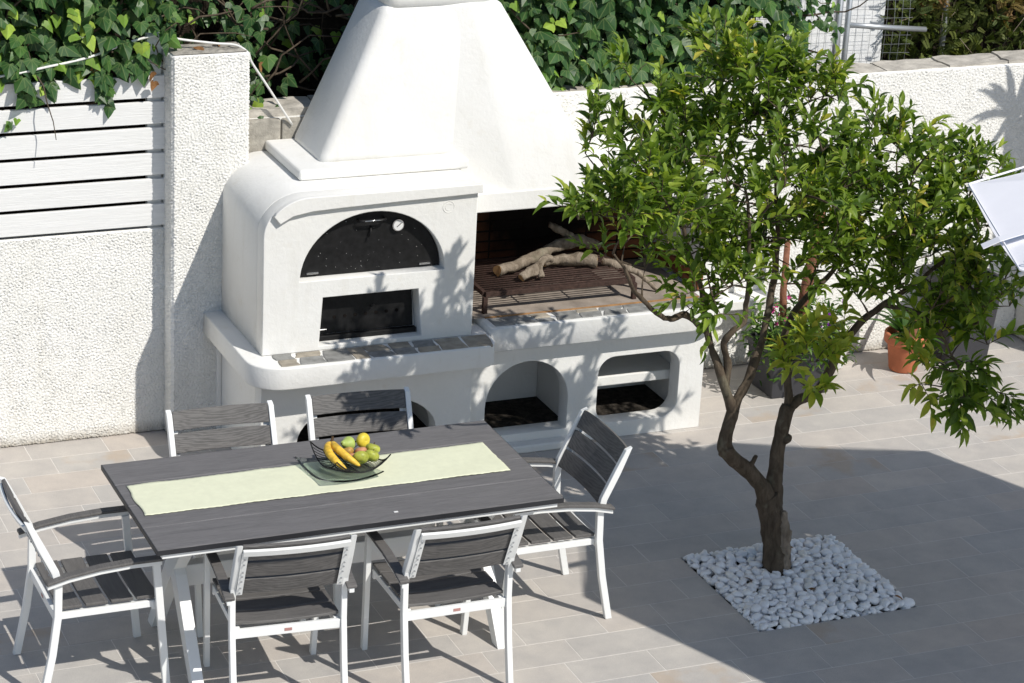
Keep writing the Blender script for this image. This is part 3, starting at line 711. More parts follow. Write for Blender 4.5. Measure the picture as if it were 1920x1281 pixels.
# ------------------------------------------------------------------ chairs
def make_chair():
    c = empty('garden_chair', (0,0,0), 'x', 'chair', 'chairs around the dining table')
    L = dict(parent=c, local=True)
    HW = .235
    for s in (-1, 1):
        # rear post: splayed leg, kink under the arm, reclined back
        path = [(-.268,0),(-.222,.22),(-.196,.40),(-.192,.54),(-.205,.60),(-.262,.72),(-.312,.832)]
        gg = G()
        for i, (y, z) in enumerate(path):
            a = path[max(i-1,0)]; b_ = path[min(i+1,len(path)-1)]; d = Vector((b_[0]-a[0], b_[1]-a[1])).normalized(); nx = Vector((d.y,-d.x))*.0160
            if i in (0, len(path)-1): nx = Vector((.0160*(1 if i == 0 else .95), 0 if i == 0 else -.006))
            gg.v += [(s*HW-.0125, y-nx.x, z-nx.y), (s*HW+.0125, y-nx.x, z-nx.y), (s*HW+.0125, y+nx.x, z+nx.y), (s*HW-.0125, y+nx.x, z+nx.y)]
        m = len(path)
        gg.f += [tuple(i*4+k for k in q) for i in range(m-1) for q in ((0,1,5,4),(1,2,6,5),(2,3,7,6),(3,0,4,7))]+[(3,2,1,0), tuple(4*(m-1)+k for k in range(4))]
        gg.out('rear_post', 'white_metal', bev=.003, **L)
        G().beam((s*HW,.262,0),(s*(HW+.012),.215,.585),.024,.032,(0,1,0)).out('front_leg', 'white_metal', bev=.003, **L)
        ap = [(-.243,.555),(-.15,.578),(-.02,.596),(.11,.604),(.235,.603)]
        bar = G(); top = G()
        for gg, z0, z1, wd in ((bar,-.020,0,.022),(top,.0006,.0145,.044)):
            e = .0 if gg is bar else .004
            for (y, z) in ap: gg.v += [(s*(HW+.021)-wd/2,y+(e if y>0 else -e),z+z0),(s*(HW+.021)+wd/2,y+(e if y>0 else -e),z+z0),(s*(HW+.021)+wd/2,y+(e if y>0 else -e),z+z1),(s*(HW+.021)-wd/2,y+(e if y>0 else -e),z+z1)]
            m = len(ap); gg.f += [tuple(i*4+k for k in q) for i in range(m-1) for q in ((0,4,5,1),(1,5,6,2),(2,6,7,3),(3,7,4,0))]+[(0,1,2,3), tuple(4*(m-1)+k for k in (3,2,1,0))]
        bar.out('arm_bar', 'white_metal', bev=.002, **L); top.out('armrest', 'slat_wood', bev=.004, **L)
        G().box(s*(HW-.026)-.011, s*(HW-.026)+.011, -.185, .225, .372, .402).out('seat_rail', 'white_metal', bev=.002, **L)
        # screw flange on the back
        f0, f1 = Vector((s*(HW-.024), -.212, .565)), Vector((s*(HW-.024), -.318, .80))
        G().beam(f0, f1, .026, .004, (0,-1,.42)).out('flange', 'white_metal', **L)
        sc = G()
        for t in (.06,.18,.34,.46,.56,.74,.86,.97):
            p = f0.lerp(f1, t)+Vector((0,-.004,-.0015)); sc.tube([p, p+Vector((0,-.003,-.001))], .0042, 6)
        sc.out('screws', 'steel', **L)['kind'] = 'stuff'
    G().box(-.222,.222,-.205,-.187,.360,.400).out('back_rail', 'white_metal', bev=.002, **L)
    G().box(-.222,.222,.205,.228,.360,.398).out('front_rail', 'white_metal', bev=.002, **L)
    G().box(-.016,.016,-.2062,-.2052,.374,.387).out('sticker', 'red_print', **L)
    # curved seat slats (run side to side), dished a little
    for k in range(4):
        y0 = -.183+.1075*k; y1 = y0+.094; gg = G(); n = 8
        for i in range(n+1):
            t = -1+2*i/n; x = t*.219; z = .404+.010*t*t
            gg.v += [(x,y0,z),(x,y1,z),(x,y1,z+.014),(x,y0,z+.014)]
        gg.f += [tuple(i*4+q for q in f) for i in range(n) for f in ((0,1,5,4),(1,2,6,5),(2,3,7,6),(3,0,4,7))]+[(3,2,1,0), tuple(4*n+q for q in range(4))]
        gg.out('seat_slat', 'slat_wood', bev=.003, **L)
    # back slats, bowed to the rear
    for k in range(3):
        za, zb = .566+.0925*k, .566+.0925*k+.080; gg = G(); n = 8
        def yy(z): return -.1915-(z-.555)*.447
        for i in range(n+1):
            t = -1+2*i/n; x = t*.2205; bow = -.016*(1-t*t)
            for z, oy in ((za,-.004),(za,.010),(zb,.010),(zb,-.004)): gg.v.append((x, yy(z)+oy+bow, z+oy*.4))
        gg.f += [tuple(i*4+q for q in f) for i in range(n) for f in ((0,4,5,1),(1,5,6,2),(2,6,7,3),(3,7,4,0))]+[(0,1,2,3), tuple(4*n+q for q in (3,2,1,0))]
        gg.out('back_slat', 'slat_wood', bev=.003, **L)
    gg = G(); n = 8
    for i in range(n+1):
        t = -1+2*i/n; x = t*.2215; bow = -.016*(1-t*t)-.008
        for z, oy in ((.790,-.014),(.790,-.001),(.818,-.001),(.818,-.014)): gg.v.append((x, -.1915-(z-.555)*.447+oy+bow, z+oy*.4))
    gg.f += [tuple(i*4+q for q in f) for i in range(n) for f in ((0,4,5,1),(1,5,6,2),(2,6,7,3),(3,7,4,0))]+[(0,1,2,3), tuple(4*n+q for q in (3,2,1,0))]
    gg.out('top_rail', 'white_metal', bev=.002, **L)
    return c
def dup(root):
    r = root.copy(); COL.objects.link(r)
    for ch in list(root.children):
        k = ch.copy(); COL.objects.link(k); k.parent = r
    return r
chair0 = make_chair()
spots = [((-1.062,-.003,0), -90, 'grey slatted white-framed armchair at the left end of the table'),
         ((.992,.004,0), 90, 'grey slatted armchair at the right end, partly in shade'),
         ((-.372,-.392,0), -4, 'front armchair nearest the left end, back turned to the viewer'),
         ((.342,-.437,0), 0, 'front armchair nearest the right end, back turned to the viewer'),
         ((-.296,.405,0), 178, 'far side armchair nearest the left end, facing the viewer'),
         ((.350,.398,0), 176, 'far side armchair behind the fruit bowl, facing the viewer')]
for i, (loc, rz, lab) in enumerate(spots):
    c = chair0 if i == 0 else dup(chair0)
    c.location = loc; c.rotation_euler = (0,0,R(rz)); c['label'] = lab

# ------------------------------------------------------------------ leaves
def citrus_leaf(curl, fold, tone):
    st = [0,.12,.34,.6,.82,1]; wd = [.014,.115,.185,.175,.10,.0]; v = []; l = []
    for s, w_ in zip(st, wd):
        z = -curl*s*s*1.6+.10*s
        for t in (-1,0,1): v.append((t*w_, s, z+abs(t)*w_*fold)); l.append((t*.5, s, tone))
    f = [(i*3+k, i*3+k+1, i*3+k+4, i*3+k+3) for i in range(5) for k in range(2)]
    return np.array(v), np.array(f), np.array(l)
def ivy_leaf(curl, fold, tone):
    half = [(.0,.11),(.15,-.04),(.33,-.02),(.50,.19),(.37,.34),(.32,.47),(.20,.70),(.0,1.0)]
    xs = [h for h in half]+[(-a, b_) for a, b_ in half[1:-1]][::-1]
    v = [(0,.38,0)]; l = [(0,.4,tone)]
    for a, b_ in xs: v.append((a, b_, -abs(a)*fold-curl*max(0,b_-.3)**2)); l.append((a, b_, tone))
    n = len(xs); f = [(0, i+1, (i+1)%n+1, (i+1)%n+1) for i in range(n)]
    f = [(0, i+1, (i+1)%n+1) for i in range(n)]
    return np.array(v), np.array(f), np.array(l)
def needle_spray(curl, fold, tone):
    v = []; f = []; l = []
    for q, t in enumerate((0,.13,.26,.39,.52,.65,.78)):
        for sd_ in (-1, 1):
            k = len(v); ln = .42*(1-.55*t); dx, dy = sd_*ln*.62, ln*.8; zz = -curl*t*t
            v += [(0,t,zz),(dx*.5-.05,t+dy*.5+.03*sd_,zz+.06*fold),(dx,t+dy,zz-.05),(dx*.5+.05,t+dy*.5-.03*sd_,zz+.06*fold)]; f.append((k,k+1,k+2,k+3)); l += [(.5,0,tone)]*4
    return np.array(v), np.array(f), np.array(l)
def basis(y, zhint):
    y = y.normalized(); x = y.cross(zhint)
    if x.length < 1e-4: x = y.cross(Vector((1,0,0)))
    x.normalize(); return Matrix((x, y, x.cross(y))).transposed()
def place_leaves(thing, items, maker, mat, nparts, names=('leaf','foliage'), key=None):
    """items: (pos, 3x3, size, tone). The nparts nearest to the viewer are parts of their own, the rest one mass"""
    order = sorted(items, key=key or (lambda it: (it[0]-CAM).length - .25*it[2]))
    base = thing.location
    variants = {}
    for it in order[:nparts]:
        k = (round(it[3]*7)/7, hash(it[0].x) % 3)
        if k not in variants:
            v, f, l = maker(.10+.16*k[1], .25+.25*k[1], k[0]); variants[k] = npmesh(names[0], v, f, mat, l, maker is not ivy_leaf)
        o = link(names[0], variants[k], thing, True)
        m4 = (it[1]*it[2]).to_4x4(); m4.translation = it[0]-base; o.matrix_local = m4
    rest = order[nparts:]
    if not rest: return
    PV, PF, PL = [], [], []; n0 = 0
    protos = [maker(.05+.13*k, .2+.2*k, 0) for k in range(4)]
    for it in rest:
        v, f, l = protos[int(abs(it[0].x*977+it[0].z*331)) % 4]
        A = np.array(it[1])*it[2]; PV.append(v @ A.T + np.array(it[0])); PF.append(f+n0); ll = l.copy(); ll[:,2] = it[3]; PL.append(ll); n0 += len(v)
    me = npmesh(names[1], np.concatenate(PV), np.concatenate(PF), mat, np.concatenate(PL), maker is not ivy_leaf)
    o = link(names[1], me, thing); o['kind'] = 'stuff'; return o

# ------------------------------------------------------------------ orange tree
tr = empty('orange_tree', (2.236,-.03,0), 'gnarled citrus tree with leafy crown growing from the white pebble bed', 'tree')
def smooth_path(pts, rads, sub=6):
    P = [Vector(p) for p in pts]; out = []; rr = []
    for i in range(len(P)-1):
        p0, p1, p2, p3 = P[max(i-1,0)], P[i], P[i+1], P[min(i+2,len(P)-1)]
        for k in range(sub):
            t = k/sub
            out.append(.5*((2*p1)+(-p0+p2)*t+(2*p0-5*p1+4*p2-p3)*t*t+(-p0+3*p1-3*p2+p3)*t**3)); rr.append(rads[i]*(1-t)+rads[i+1]*t)
    out.append(P[-1]); rr.append(rads[-1]); return out, rr
def limb(name, pts, rads, n=12, rough=.010, parent=tr):
    P, Q = smooth_path(pts, rads); gg = G(); gg.tube(P, Q, n)
    gg.v = [tuple(Vector(v)+noise.noise_vector(Vector(v)*9)*rough+noise.noise_vector(Vector(v)*30)*rough*.45) for v in gg.v]
    return gg.out(name, 'bark', parent, True), P
skel = []
def addl(name, pts, rads, **k):
    o, P = limb(name, pts, rads, **k); skel.extend(P); return o
tk = addl('trunk', [(2.243,-.03,-.05),(2.236,-.03,.025),(2.212,-.02,.19),(2.198,0,.31),(2.175,0,.39)], [.092,.072,.060,.062,.046], n=18, rough=.016)
addl('trunk', [(2.255,-.01,-.05),(2.262,0,.06),(2.252,.02,.2),(2.222,.02,.33),(2.215,.03,.42)], [.076,.055,.045,.047,.040], n=14, rough=.014)
addl('limb', [(2.185,0,.34),(2.155,0,.40),(2.065,-.02,.518),(1.935,-.05,.63),(1.896,-.05,.68),(1.893,-.05,.753),(1.916,-.05,.874)], [0.0456,0.0426,0.0365,0.0350,0.0395,0.0304,0.0274])
addl('limb', [(1.914,-.05,.86),(1.834,-.05,1.062),(1.799,-.02,1.171),(1.765,0,1.278),(1.748,.02,1.405),(1.707,.05,1.551),(1.66,.08,1.72),(1.62,.1,1.90)], [0.0258,0.0198,0.0182,0.0167,0.0137,0.0114,0.0091,0.0061])
addl('limb', [(1.780,0,1.24),(1.676,-.05,1.328),(1.600,-.095,1.388),(1.525,-.12,1.375),(1.412,-.2,1.445),(1.25,-.3,1.589),(1.184,-.36,1.689),(1.071,-.42,1.826)], [0.0152,0.0137,0.0152,0.0129,0.0106,0.0091,0.0076,0.0053])
addl('limb', [(1.918,-.05,.87),(2.015,.02,.984),(2.101,.08,1.115),(2.151,.12,1.227),(2.187,.16,1.419),(2.20,.18,1.62),(2.18,.2,1.85),(2.12,.2,2.08)], [0.0236,0.0205,0.0190,0.0175,0.0144,0.0122,0.0091,0.0061])
addl('limb', [(1.866,-.05,1.0),(1.858,-.06,1.111),(1.815,-.1,1.225),(1.842,-.12,1.294),(1.905,-.1,1.331),(1.91,-.1,1.483),(1.90,-.1,1.7),(1.86,-.1,1.95)], [0.0182,0.0167,0.0152,0.0152,0.0137,0.0114,0.0084,0.0061])
addl('limb', [(2.213,.02,.36),(2.218,.03,.478),(2.25,.06,.692),(2.287,.08,.80)], [0.0395,0.0350,0.0319,0.0334])
addl('limb', [(2.282,.08,.79),(2.335,.075,.825),(2.416,.06,.858),(2.472,.05,.968),(2.507,.05,1.071),(2.575,.03,1.175),(2.704,0,1.295),(2.833,-.05,1.406),(2.971,-.08,1.534),(3.08,-.1,1.65)], [0.0304,0.0258,0.0228,0.0213,0.0213,0.0175,0.0137,0.0106,0.0084,0.0053])
addl('limb', [(2.289,.08,.79),(2.287,.12,.947),(2.264,.15,1.099),(2.367,.2,1.257),(2.535,.22,1.393),(2.66,.22,1.6),(2.74,.2,1.8)], [0.0243,0.0198,0.0182,0.0152,0.0122,0.0091,0.0061])
addl('limb', [(2.70,0,1.29),(2.82,-.10,1.27),(2.93,-.16,1.16),(3.02,-.2,1.0),(3.06,-.22,.88)], [0.0106,0.0091,0.0076,0.0061,0.0038])
# knots, stub and a pale hollow in the trunk
for c, r_ in (((1.893,-.065,.672),.034),((2.262,.03,.655),.022),((1.985,-.03,.605),.018)):
    b = bmesh.new(); bmesh.ops.create_icosphere(b, subdivisions=3, radius=r_)
    for v in b.verts: v.co = v.co+Vector(c)+noise.noise_vector((v.co+Vector(c))*30)*.012
    me = bpy.data.meshes.new('knot'); b.to_mesh(me); b.free(); me.materials.append(MATS['bark']); me.polygons.foreach_set('use_smooth',[True]*len(me.polygons)); link('knot', me, tr)
addl('stub', [(2.03,-.03,.56),(2.045,-.05,.595),(2.055,-.06,.63)], [.018,.012,.010], n=8, rough=.006)
hol = G(); P, Q = smooth_path([(2.252,-.088,.03),(2.246,-.085,.13),(2.236,-.075,.24),(2.228,-.062,.33)], [.018,.026,.024,.010]); hol.tube(P, Q, 10)
hol.v = [tuple(Vector(v)+noise.noise_vector(Vector(v)*35)*.016) for v in hol.v]; hol.out('hollow_wood', 'log_bark', tr, True)
ELL = [((1.98,.05,2.00),(.62,.58,.48),78),((1.92,.1,2.30),(.44,.4,.24),28),((1.90,.05,2.45),(.26,.3,.12),7),((1.12,-.40,1.98),(.23,.22,.22),22),((1.36,-.2,1.86),(.26,.30,.24),18),((1.52,.15,2.12),(.34,.45,.28),24),
       ((2.58,.05,1.84),(.48,.5,.36),50),((2.92,0,1.74),(.30,.4,.28),28),((3.14,0,1.80),(.16,.2,.16),7),((2.96,-.12,1.36),(.32,.34,.30),28),((3.05,-.16,.93),(.19,.22,.17),10),
       ((2.50,.1,1.55),(.40,.40,.22),22),((1.68,-.12,1.58),(.30,.3,.20),15),((1.98,0,1.60),(.38,.4,.20),16),((2.24,-.08,1.08),(.10,.10,.12),4),((2.30,-.06,.97),(.09,.1,.08),2),((2.46,-.04,1.14),(.10,.1,.08),2),((3.0,-.15,1.13),(.26,.26,.17),13),((2.80,-.05,1.46),(.28,.3,.18),10),((2.3,.05,1.75),(.4,.4,.25),12)]
rt_ = random.Random(5)
attr = []
for c, r_, n in ELL:
    k = 0
    while k < n:
        d = Vector((rt_.gauss(0,1), rt_.gauss(0,1), rt_.gauss(0,1))).normalized()*(rt_.random()**.42)
        p = Vector((c[0]+d.x*r_[0], c[1]+d.y*r_[1], c[2]+d.z*r_[2]))
        attr.append(p); k += 1
# grow twigs from the skeleton to every tip
nodes = [Vector(p) for p in skel if p.z > .8]
br = G(); tips = []
todo = sorted(attr, key=lambda p: min((p-q).length for q in nodes))
for p in todo:
    q = min(nodes, key=lambda q: (p-q).length + max(0, (q.z-p.z))*.8)
    d = p-q; L = d.length
    if L < .02: continue
    mid = q+d*.5+Vector((rt_.uniform(-.12,.12), rt_.uniform(-.12,.12), rt_.uniform(-.02,.14)))*min(L,.6)
    pts = [q*(1-t)**2+mid*2*t*(1-t)+p*t*t for t in (0,.2,.4,.6,.8,1)]
    r0 = .0028+.011*min(1,L/.6)
    br.tube(pts, [r0*(1-.7*i/5) for i in range(6)], 5, True)
    nodes += pts[2:]
    tips.append((p, (pts[-1]-pts[-2]).normalized()))
br.out('twigs', 'bark', tr, True)['kind'] = 'stuff'
items = []; tw = G()
for p, d in tips:
    pale = rt_.random() < .06; low = p.z < 1.2 and p.x < 2.5
    for s in range(rt_.choice((2,3,3))):
        dd = (d*.5+Vector((rt_.gauss(0,.5), rt_.gauss(0,.5), rt_.gauss(.65,.35)))).normalized()
        if p.z < 1.1 and p.x > 2.8: dd = (dd+Vector((.1,-.2,-1.0))).normalized()
        L = rt_.uniform(.10,.22); n = rt_.randint(7,13)
        e = p+dd*L; m_ = p+dd*L*.5+Vector((rt_.gauss(0,.012), rt_.gauss(0,.012), .01))
        tw.tube([p, m_, e], [.0026,.002,.0012], 4, False)
        for i in range(n):
            t = .12+.88*i/(n-1); q = p.lerp(m_, t*2) if t < .5 else m_.lerp(e, t*2-1)
            an = i*2.4+rt_.random(); side = dd.orthogonal().normalized(); side = Matrix.Rotation(an, 3, dd) @ side
            y = (side*(1.0-.55*t)+dd*(.35+.75*t)+Vector((0,0,rt_.uniform(-.12,.28)))).normalized()
            zh = (Vector((0,0,1))*.9+dd*.25+sdir*.25+Vector((rt_.gauss(0,.35), rt_.gauss(0,.35), 0))).normalized()
            m3 = basis(y, zh)
            tone = (rt_.betavariate(1.6,2.2)*.88) if not (pale or low) else rt_.uniform(.6,.96)
            if rt_.random() < .014: tone = rt_.uniform(.9, 1.0)
            items.append((q, m3, rt_.uniform(.045,.088)*(1.22 if p.z < 1.25 else 1)*(1.0 if t < .9 else .75), tone))
tw.out('shoots', 'bark', tr, True)['kind'] = 'stuff'
def fix(it): # leaf blade normal up: basis() gives x=y×z so z comes out down; flip
    return it
place_leaves(tr, items, citrus_leaf, 'citrus_leaf', 300)
print('citrus leaves', len(items))

# ------------------------------------------------------------------ ivy
def ivy(name, loc, label, regions, nparts, seedn, stems):
    th = empty(name, loc, label, 'ivy'); rn_ = random.Random(seedn); items = []
    for fn, n, size in regions:
        for _ in range(n):
            p, nrm = fn(rn_)
            down = Vector((rn_.gauss(0,.55), rn_.gauss(-.15,.25), -1+rn_.gauss(0,.35)))
            nn = (nrm+Vector((rn_.gauss(.08,.34), rn_.gauss(-.1,.22), rn_.gauss(0,.30)))).normalized()
            y = (down-nn*down.dot(nn)).normalized(); x = y.cross(nn).normalized(); m3 = Matrix((x, y, nn)).transposed()
            r_ = rn_.random(); tone = rn_.betavariate(2,2.4)*.72 if r_ > .13 else rn_.uniform(.86,1)
            items.append((p, m3, rn_.uniform(*size)*1.10*rn_.choice((.7,.85,1,1,1.1))*(1 if tone < .8 else .75), tone))
    place_leaves(th, items, ivy_leaf, 'ivy_leaf', nparts, key=lambda it: -(.0 if not(-30 < to_px(it[0])[0] < 1950 and -30 < to_px(it[0])[1] < 400) else 10)-it[2]*8-(-it[0].y)*3)
    gg = G()
    for _ in range(stems[0]):
        x = rn_.uniform(*stems[1]); y = rn_.uniform(*stems[2]); z = rn_.uniform(*stems[3])
        P = [Vector((x,y,z))]; d = Vector((rn_.uniform(-1,1), rn_.uniform(-.2,.2), rn_.uniform(-.3,.9))).normalized()
        for k in range(7): d = (d+Vector((rn_.gauss(0,.35), rn_.gauss(0,.12), rn_.gauss(0,.35)))).normalized(); P.append(P[-1]+d*.09)
        gg.tube(P, [.007-.0007*i for i in range(8)], 5)
    gg.out('stems', 'bark', th, True)['kind'] = 'stuff'
    return th
def slab(x0,x1,y0,y1,z0,z1,n=(0,-.8,.55),bulge=.0):
    def f(r):
        x = r.uniform(x0,x1); z = r.uniform(z0,z1); y = y0+(y1-y0)*r.random()**1.6-bulge*(.5+.5*noise.noise(Vector((x*3,z*3,5.))))
        return Vector((x,y,z)), Vector(n)
    return f
def strand(x, z0, z1, y, dx=0):
    def f(r):
        t = r.random(); return Vector((x+dx*t+r.gauss(0,.018), y+r.gauss(0,.008), z0+(z1-z0)*t)), Vector((.1,-.85,.5))
    return f
ivl = ivy('ivy', (-.6,2.6,1.2), 'dense ivy spilling over the top of the slatted fence', [
    (slab(-2.6,-.10,2.42,2.75,1.93,2.62,bulge=.08), 1150, (.065,.105)), (slab(-2.6,-.15,2.40,2.46,1.945,2.05), 150, (.06,.10)),
    (slab(-2.6,.02,2.5,3.0,2.1,2.7,(0,-.5,.8)), 420, (.06,.1)),
    (strand(-.40,1.98,1.80,2.40,.03), 14, (.05,.085)), (strand(-.37,1.90,1.73,2.395), 7, (.045,.07)), (strand(-.76,1.97,1.83,2.40), 9, (.06,.085)), (strand(-.83,1.75,1.71,2.39), 3, (.055,.075)), (strand(-.64,1.95,1.86,2.40), 8, (.06,.09)), (strand(-.06,2.3,2.08,2.36,.02), 13, (.05,.08))], 300, 1,
    (26, (-1.0,0), (2.45,2.7), (1.95,2.3)))
ivm = ivy('ivy', (.6,2.8,1.2), 'shaded straggly ivy between the pillar and the hood', [
    (slab(0,1.5,2.75,3.2,1.75,2.7), 330, (.06,.10)), (slab(.30,.52,2.50,2.66,1.92,2.24), 26, (.06,.10)), (slab(.32,.56,2.46,2.56,1.66,1.83), 16, (.05,.08)), (slab(-.05,.35,2.62,2.8,2.12,2.5), 60, (.06,.095)), (slab(.45,.62,2.55,2.62,1.75,1.86), 4, (.07,.085))], 150, 2,
    (40, (0,1.0), (2.55,2.85), (1.75,2.2)))
ivr = ivy('ivy', (2.6,2.8,1.2), 'glossy ivy bank behind the wall right of the hood', [
    (slab(1.55,3.55,2.50,2.82,1.70,2.45,bulge=.07), 1250, (.065,.11)), (slab(1.6,3.2,2.46,2.52,1.70,1.95), 130, (.07,.115)), (slab(1.5,3.6,2.6,3.2,2.1,2.7,(0,-.5,.8)), 380, (.06,.1)),
    (slab(3.5,3.88,2.52,2.7,1.85,2.3), 70, (.05,.075)), (strand(2.36,1.70,1.47,2.40,-.10), 9, (.05,.075))], 300, 3,
    (30, (1.6,3.7), (2.55,2.75), (1.75,2.2)))
# dark lumpy core behind the leaves, shade put in as colour so gaps read dark
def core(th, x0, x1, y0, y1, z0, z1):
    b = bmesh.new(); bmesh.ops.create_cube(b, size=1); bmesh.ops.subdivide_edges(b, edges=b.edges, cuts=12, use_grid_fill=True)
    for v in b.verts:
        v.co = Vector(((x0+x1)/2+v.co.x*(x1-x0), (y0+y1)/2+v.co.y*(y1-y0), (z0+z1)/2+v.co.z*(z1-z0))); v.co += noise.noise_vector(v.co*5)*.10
    me = bpy.data.meshes.new('gap_shade_core'); b.to_mesh(me); b.free(); me.materials.append(MATS['soil_and_gap_shade']); link('gap_shade_core', me, th)
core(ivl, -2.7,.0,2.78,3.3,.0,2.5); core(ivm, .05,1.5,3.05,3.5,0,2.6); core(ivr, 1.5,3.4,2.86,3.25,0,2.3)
# dry leaves caught in the ivy and on the pillar
dl_sp = [((-.42,2.405,1.985),'brown dead ivy leaf clump above the hanging strands'),((-.40,2.41,2.06),'upper brown dead leaf in the ivy above the fence'),((-.14,2.385,1.945),'curled tan dead leaf beside the fence post'),((-.13,2.38,1.90),'small tan dead leaf hanging below the fence post'),((.12,2.36,2.06),'dry brown leaf lying on top of the pillar'),((.20,2.40,2.06),'second dry leaf on the pillar top beside the cable'),((.45,2.50,1.93),'pale brown dead leaf right of the pillar top')]
for p, lab in dl_sp:
    v, f, l = ivy_leaf(.5,.6,1); o = link('dead_leaf', npmesh('dead_leaf', v, f, 'dry_leaf', l)); o.location = p; o.scale = (.055,)*3
    o.rotation_euler = (R(random.uniform(-120,-40)) if p[2] < 2.04 or p[1] > 2.45 else R(random.uniform(-12,12)), R(random.uniform(-25,25)), R(random.uniform(0,360) if p[1] < 2.37 else random.uniform(-40,40))); tag(o, lab, 'leaf')
# cable over the pillar
P, Q = smooth_path([(-1.5,2.40,1.90),(-.89,2.385,1.962),(-.665,2.385,1.996),(-.449,2.40,2.03),(-.214,2.44,2.09),(-.07,2.42,2.118),(0,2.40,2.098),(.18,2.38,2.072),(.284,2.36,2.062),(.335,2.325,2.030),(.36,2.335,1.975),(.448,2.36,1.847),(.60,2.40,1.62)], [.0062]*13)
cb_ = G().tube(P, Q, 8).out('cable', 'cable_white', None, True); tag(cb_, 'white cable running over the fence and pillar to the hood', 'cable')

# ------------------------------------------------------------------ behind the wall on the right
hb = G().box(3.3,4.47,3.06,3.26,-.1,3.2).out('neighbour_wall', 'render_white', None, bev=.01); tag(hb, 'white painted neighbouring wall seen through the wire mesh', 'wall')
mf = empty('mesh_gate', (4.0,2.78,1.2), 'grey tubular steel gate frame with wire mesh above the wall', 'gate')
G().tube([(3.985,2.78,.9),(3.985,2.78,2.5)], .021, 12).out('post', 'steel', mf, True)
G().tube([(4.035,2.76,.9),(4.035,2.76,2.5)], .017, 12).out('post', 'steel', mf, True)
G().tube([(4.93,3.13,.9),(4.93,3.13,2.5)], .018, 12).out('post', 'steel', mf, True)
G().tube([(4.04,2.76,1.885),(4.30,2.79,1.85),(4.60,2.82,1.815)], .016, 12).out('rail', 'steel', mf, True)
for i in range(24): 
    x = 3.30+.050*i; G().tube([(x,2.80,1.2),(x+.02,2.80,1.9),(x+random.uniform(-.01,.03),2.80,2.5)], .0012, 4).out('wire', 'steel', mf, True)
for i in range(18):
    z = 1.55+.052*i; G().tube([(3.28,2.798,z+.03),(4.0,2.802,z+random.uniform(-.008,.008)),(4.50,2.81,z-.02)], .0012, 4).out('wire', 'steel', mf, True)
ch = empty('conifer_hedge', (5.3,3.3,0), 'brownish green conifer hedge behind the wall at top right', 'hedge')
its = []; rc_ = random.Random(9)
for _ in range(7000):
    x = rc_.uniform(4.46,6.6); z = rc_.uniform(1.35,2.75); dp = rc_.random()**1.8
    y = 3.02+.55*dp-.14*noise.noise(Vector((x*2.4,z*2.4,1.)))+.06*noise.noise(Vector((x*8,z*8,4.)))
    d = Vector((rc_.gauss(0,.7), -.6+rc_.gauss(0,.4), rc_.gauss(.35,.6))).normalized()
    m3 = basis(d, Vector((rc_.gauss(0,1), rc_.gauss(0,1), rc_.gauss(0,1))))
    tn = rc_.betavariate(2,2.5)*.9 if noise.noise(Vector((x*4,z*4,8.))) < .28 else rc_.uniform(.85,1)
    its.append((Vector((x,y,z)), m3, rc_.uniform(.05,.10), tn))
place_leaves(ch, its, needle_spray, 'conifer_leaf', 0)
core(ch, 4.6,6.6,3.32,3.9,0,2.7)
tk_ = G()
for _ in range(40):
    x = rc_.uniform(4.45,6.3); z = rc_.uniform(1.4,2.2); tk_.tube([(x,3.25,z),(x+rc_.uniform(-.1,.1),3.1,z+rc_.uniform(0,.15)),(x+rc_.uniform(-.15,.15),2.98,z+rc_.uniform(.05,.3))], [.006,.004,.002], 4)
tk_.out('twigs', 'log_bark', ch, True)['kind'] = 'stuff'

# ------------------------------------------------------------------ pots against the wall
tp = empty('terracotta_pot', (4.235,2.11,0), 'orange terracotta pot with a spiky plant by the wall', 'potted plant')
G().lathe([(0,.004),(.078,.004),(.082,.012),(.104,.165),(.106,.170),(.122,.172),(.126,.18),(.126,.222),(.122,.23),(.108,.23),(.104,.215),(.10,.185),(0,.185)], tp.location, 32).out('pot', 'terracotta', tp, True, bev=.0)
G().lathe([(.0,.197),(.06,.200),(.101,.193)], tp.location, 20).out('soil', 'soil_and_gap_shade', tp, True)
G().box(4.19,4.235,2.03,2.045,.16,.36, Matrix.Rotation(R(14),3,'Y'), Vector((4.2,2.04,.2))).out('stake', 'timber_post', tp)
def strap_plant(th, base, n, L, mat, rnd, spread=1.0, names=('leaf',)):
    for i in range(n):
        a = rnd.uniform(0,2*math.pi); el = rnd.uniform(.35,1.35); d = Vector((math.cos(a)*math.cos(el)*spread, math.sin(a)*math.cos(el)*spread, math.sin(el))); ll = L*rnd.uniform(.6,1.1)
        sd_ = Vector((-math.sin(a), math.cos(a), 0)); v = []; l = []
        for k in range(6):
            t = k/5; w_ = .022*math.sin(math.pi*(.12+.88*t)**.8)*(1 if k < 5 else 0)+.0005
            p = Vector(base)+d*ll*t+Vector((0,0,-.45*ll*t*t)); tn = rnd.random()*.02+.3
            v += [p-sd_*w_, p+Vector((0,0,-.006)), p+sd_*w_]; l += [(-.5,t,tn),(0,t,tn),(.5,t,tn)]
        f = np.array([(q*3+k, q*3+k+1, q*3+k+4, q*3+k+3) for q in range(5) for k in range(2)])
        link('leaf', npmesh('leaf', np.array([tuple(x) for x in v]), f, mat, np.array(l)), th)
strap_plant(tp, (4.235,2.11,.2), 16, .38, 'herb_leaf', random.Random(3))
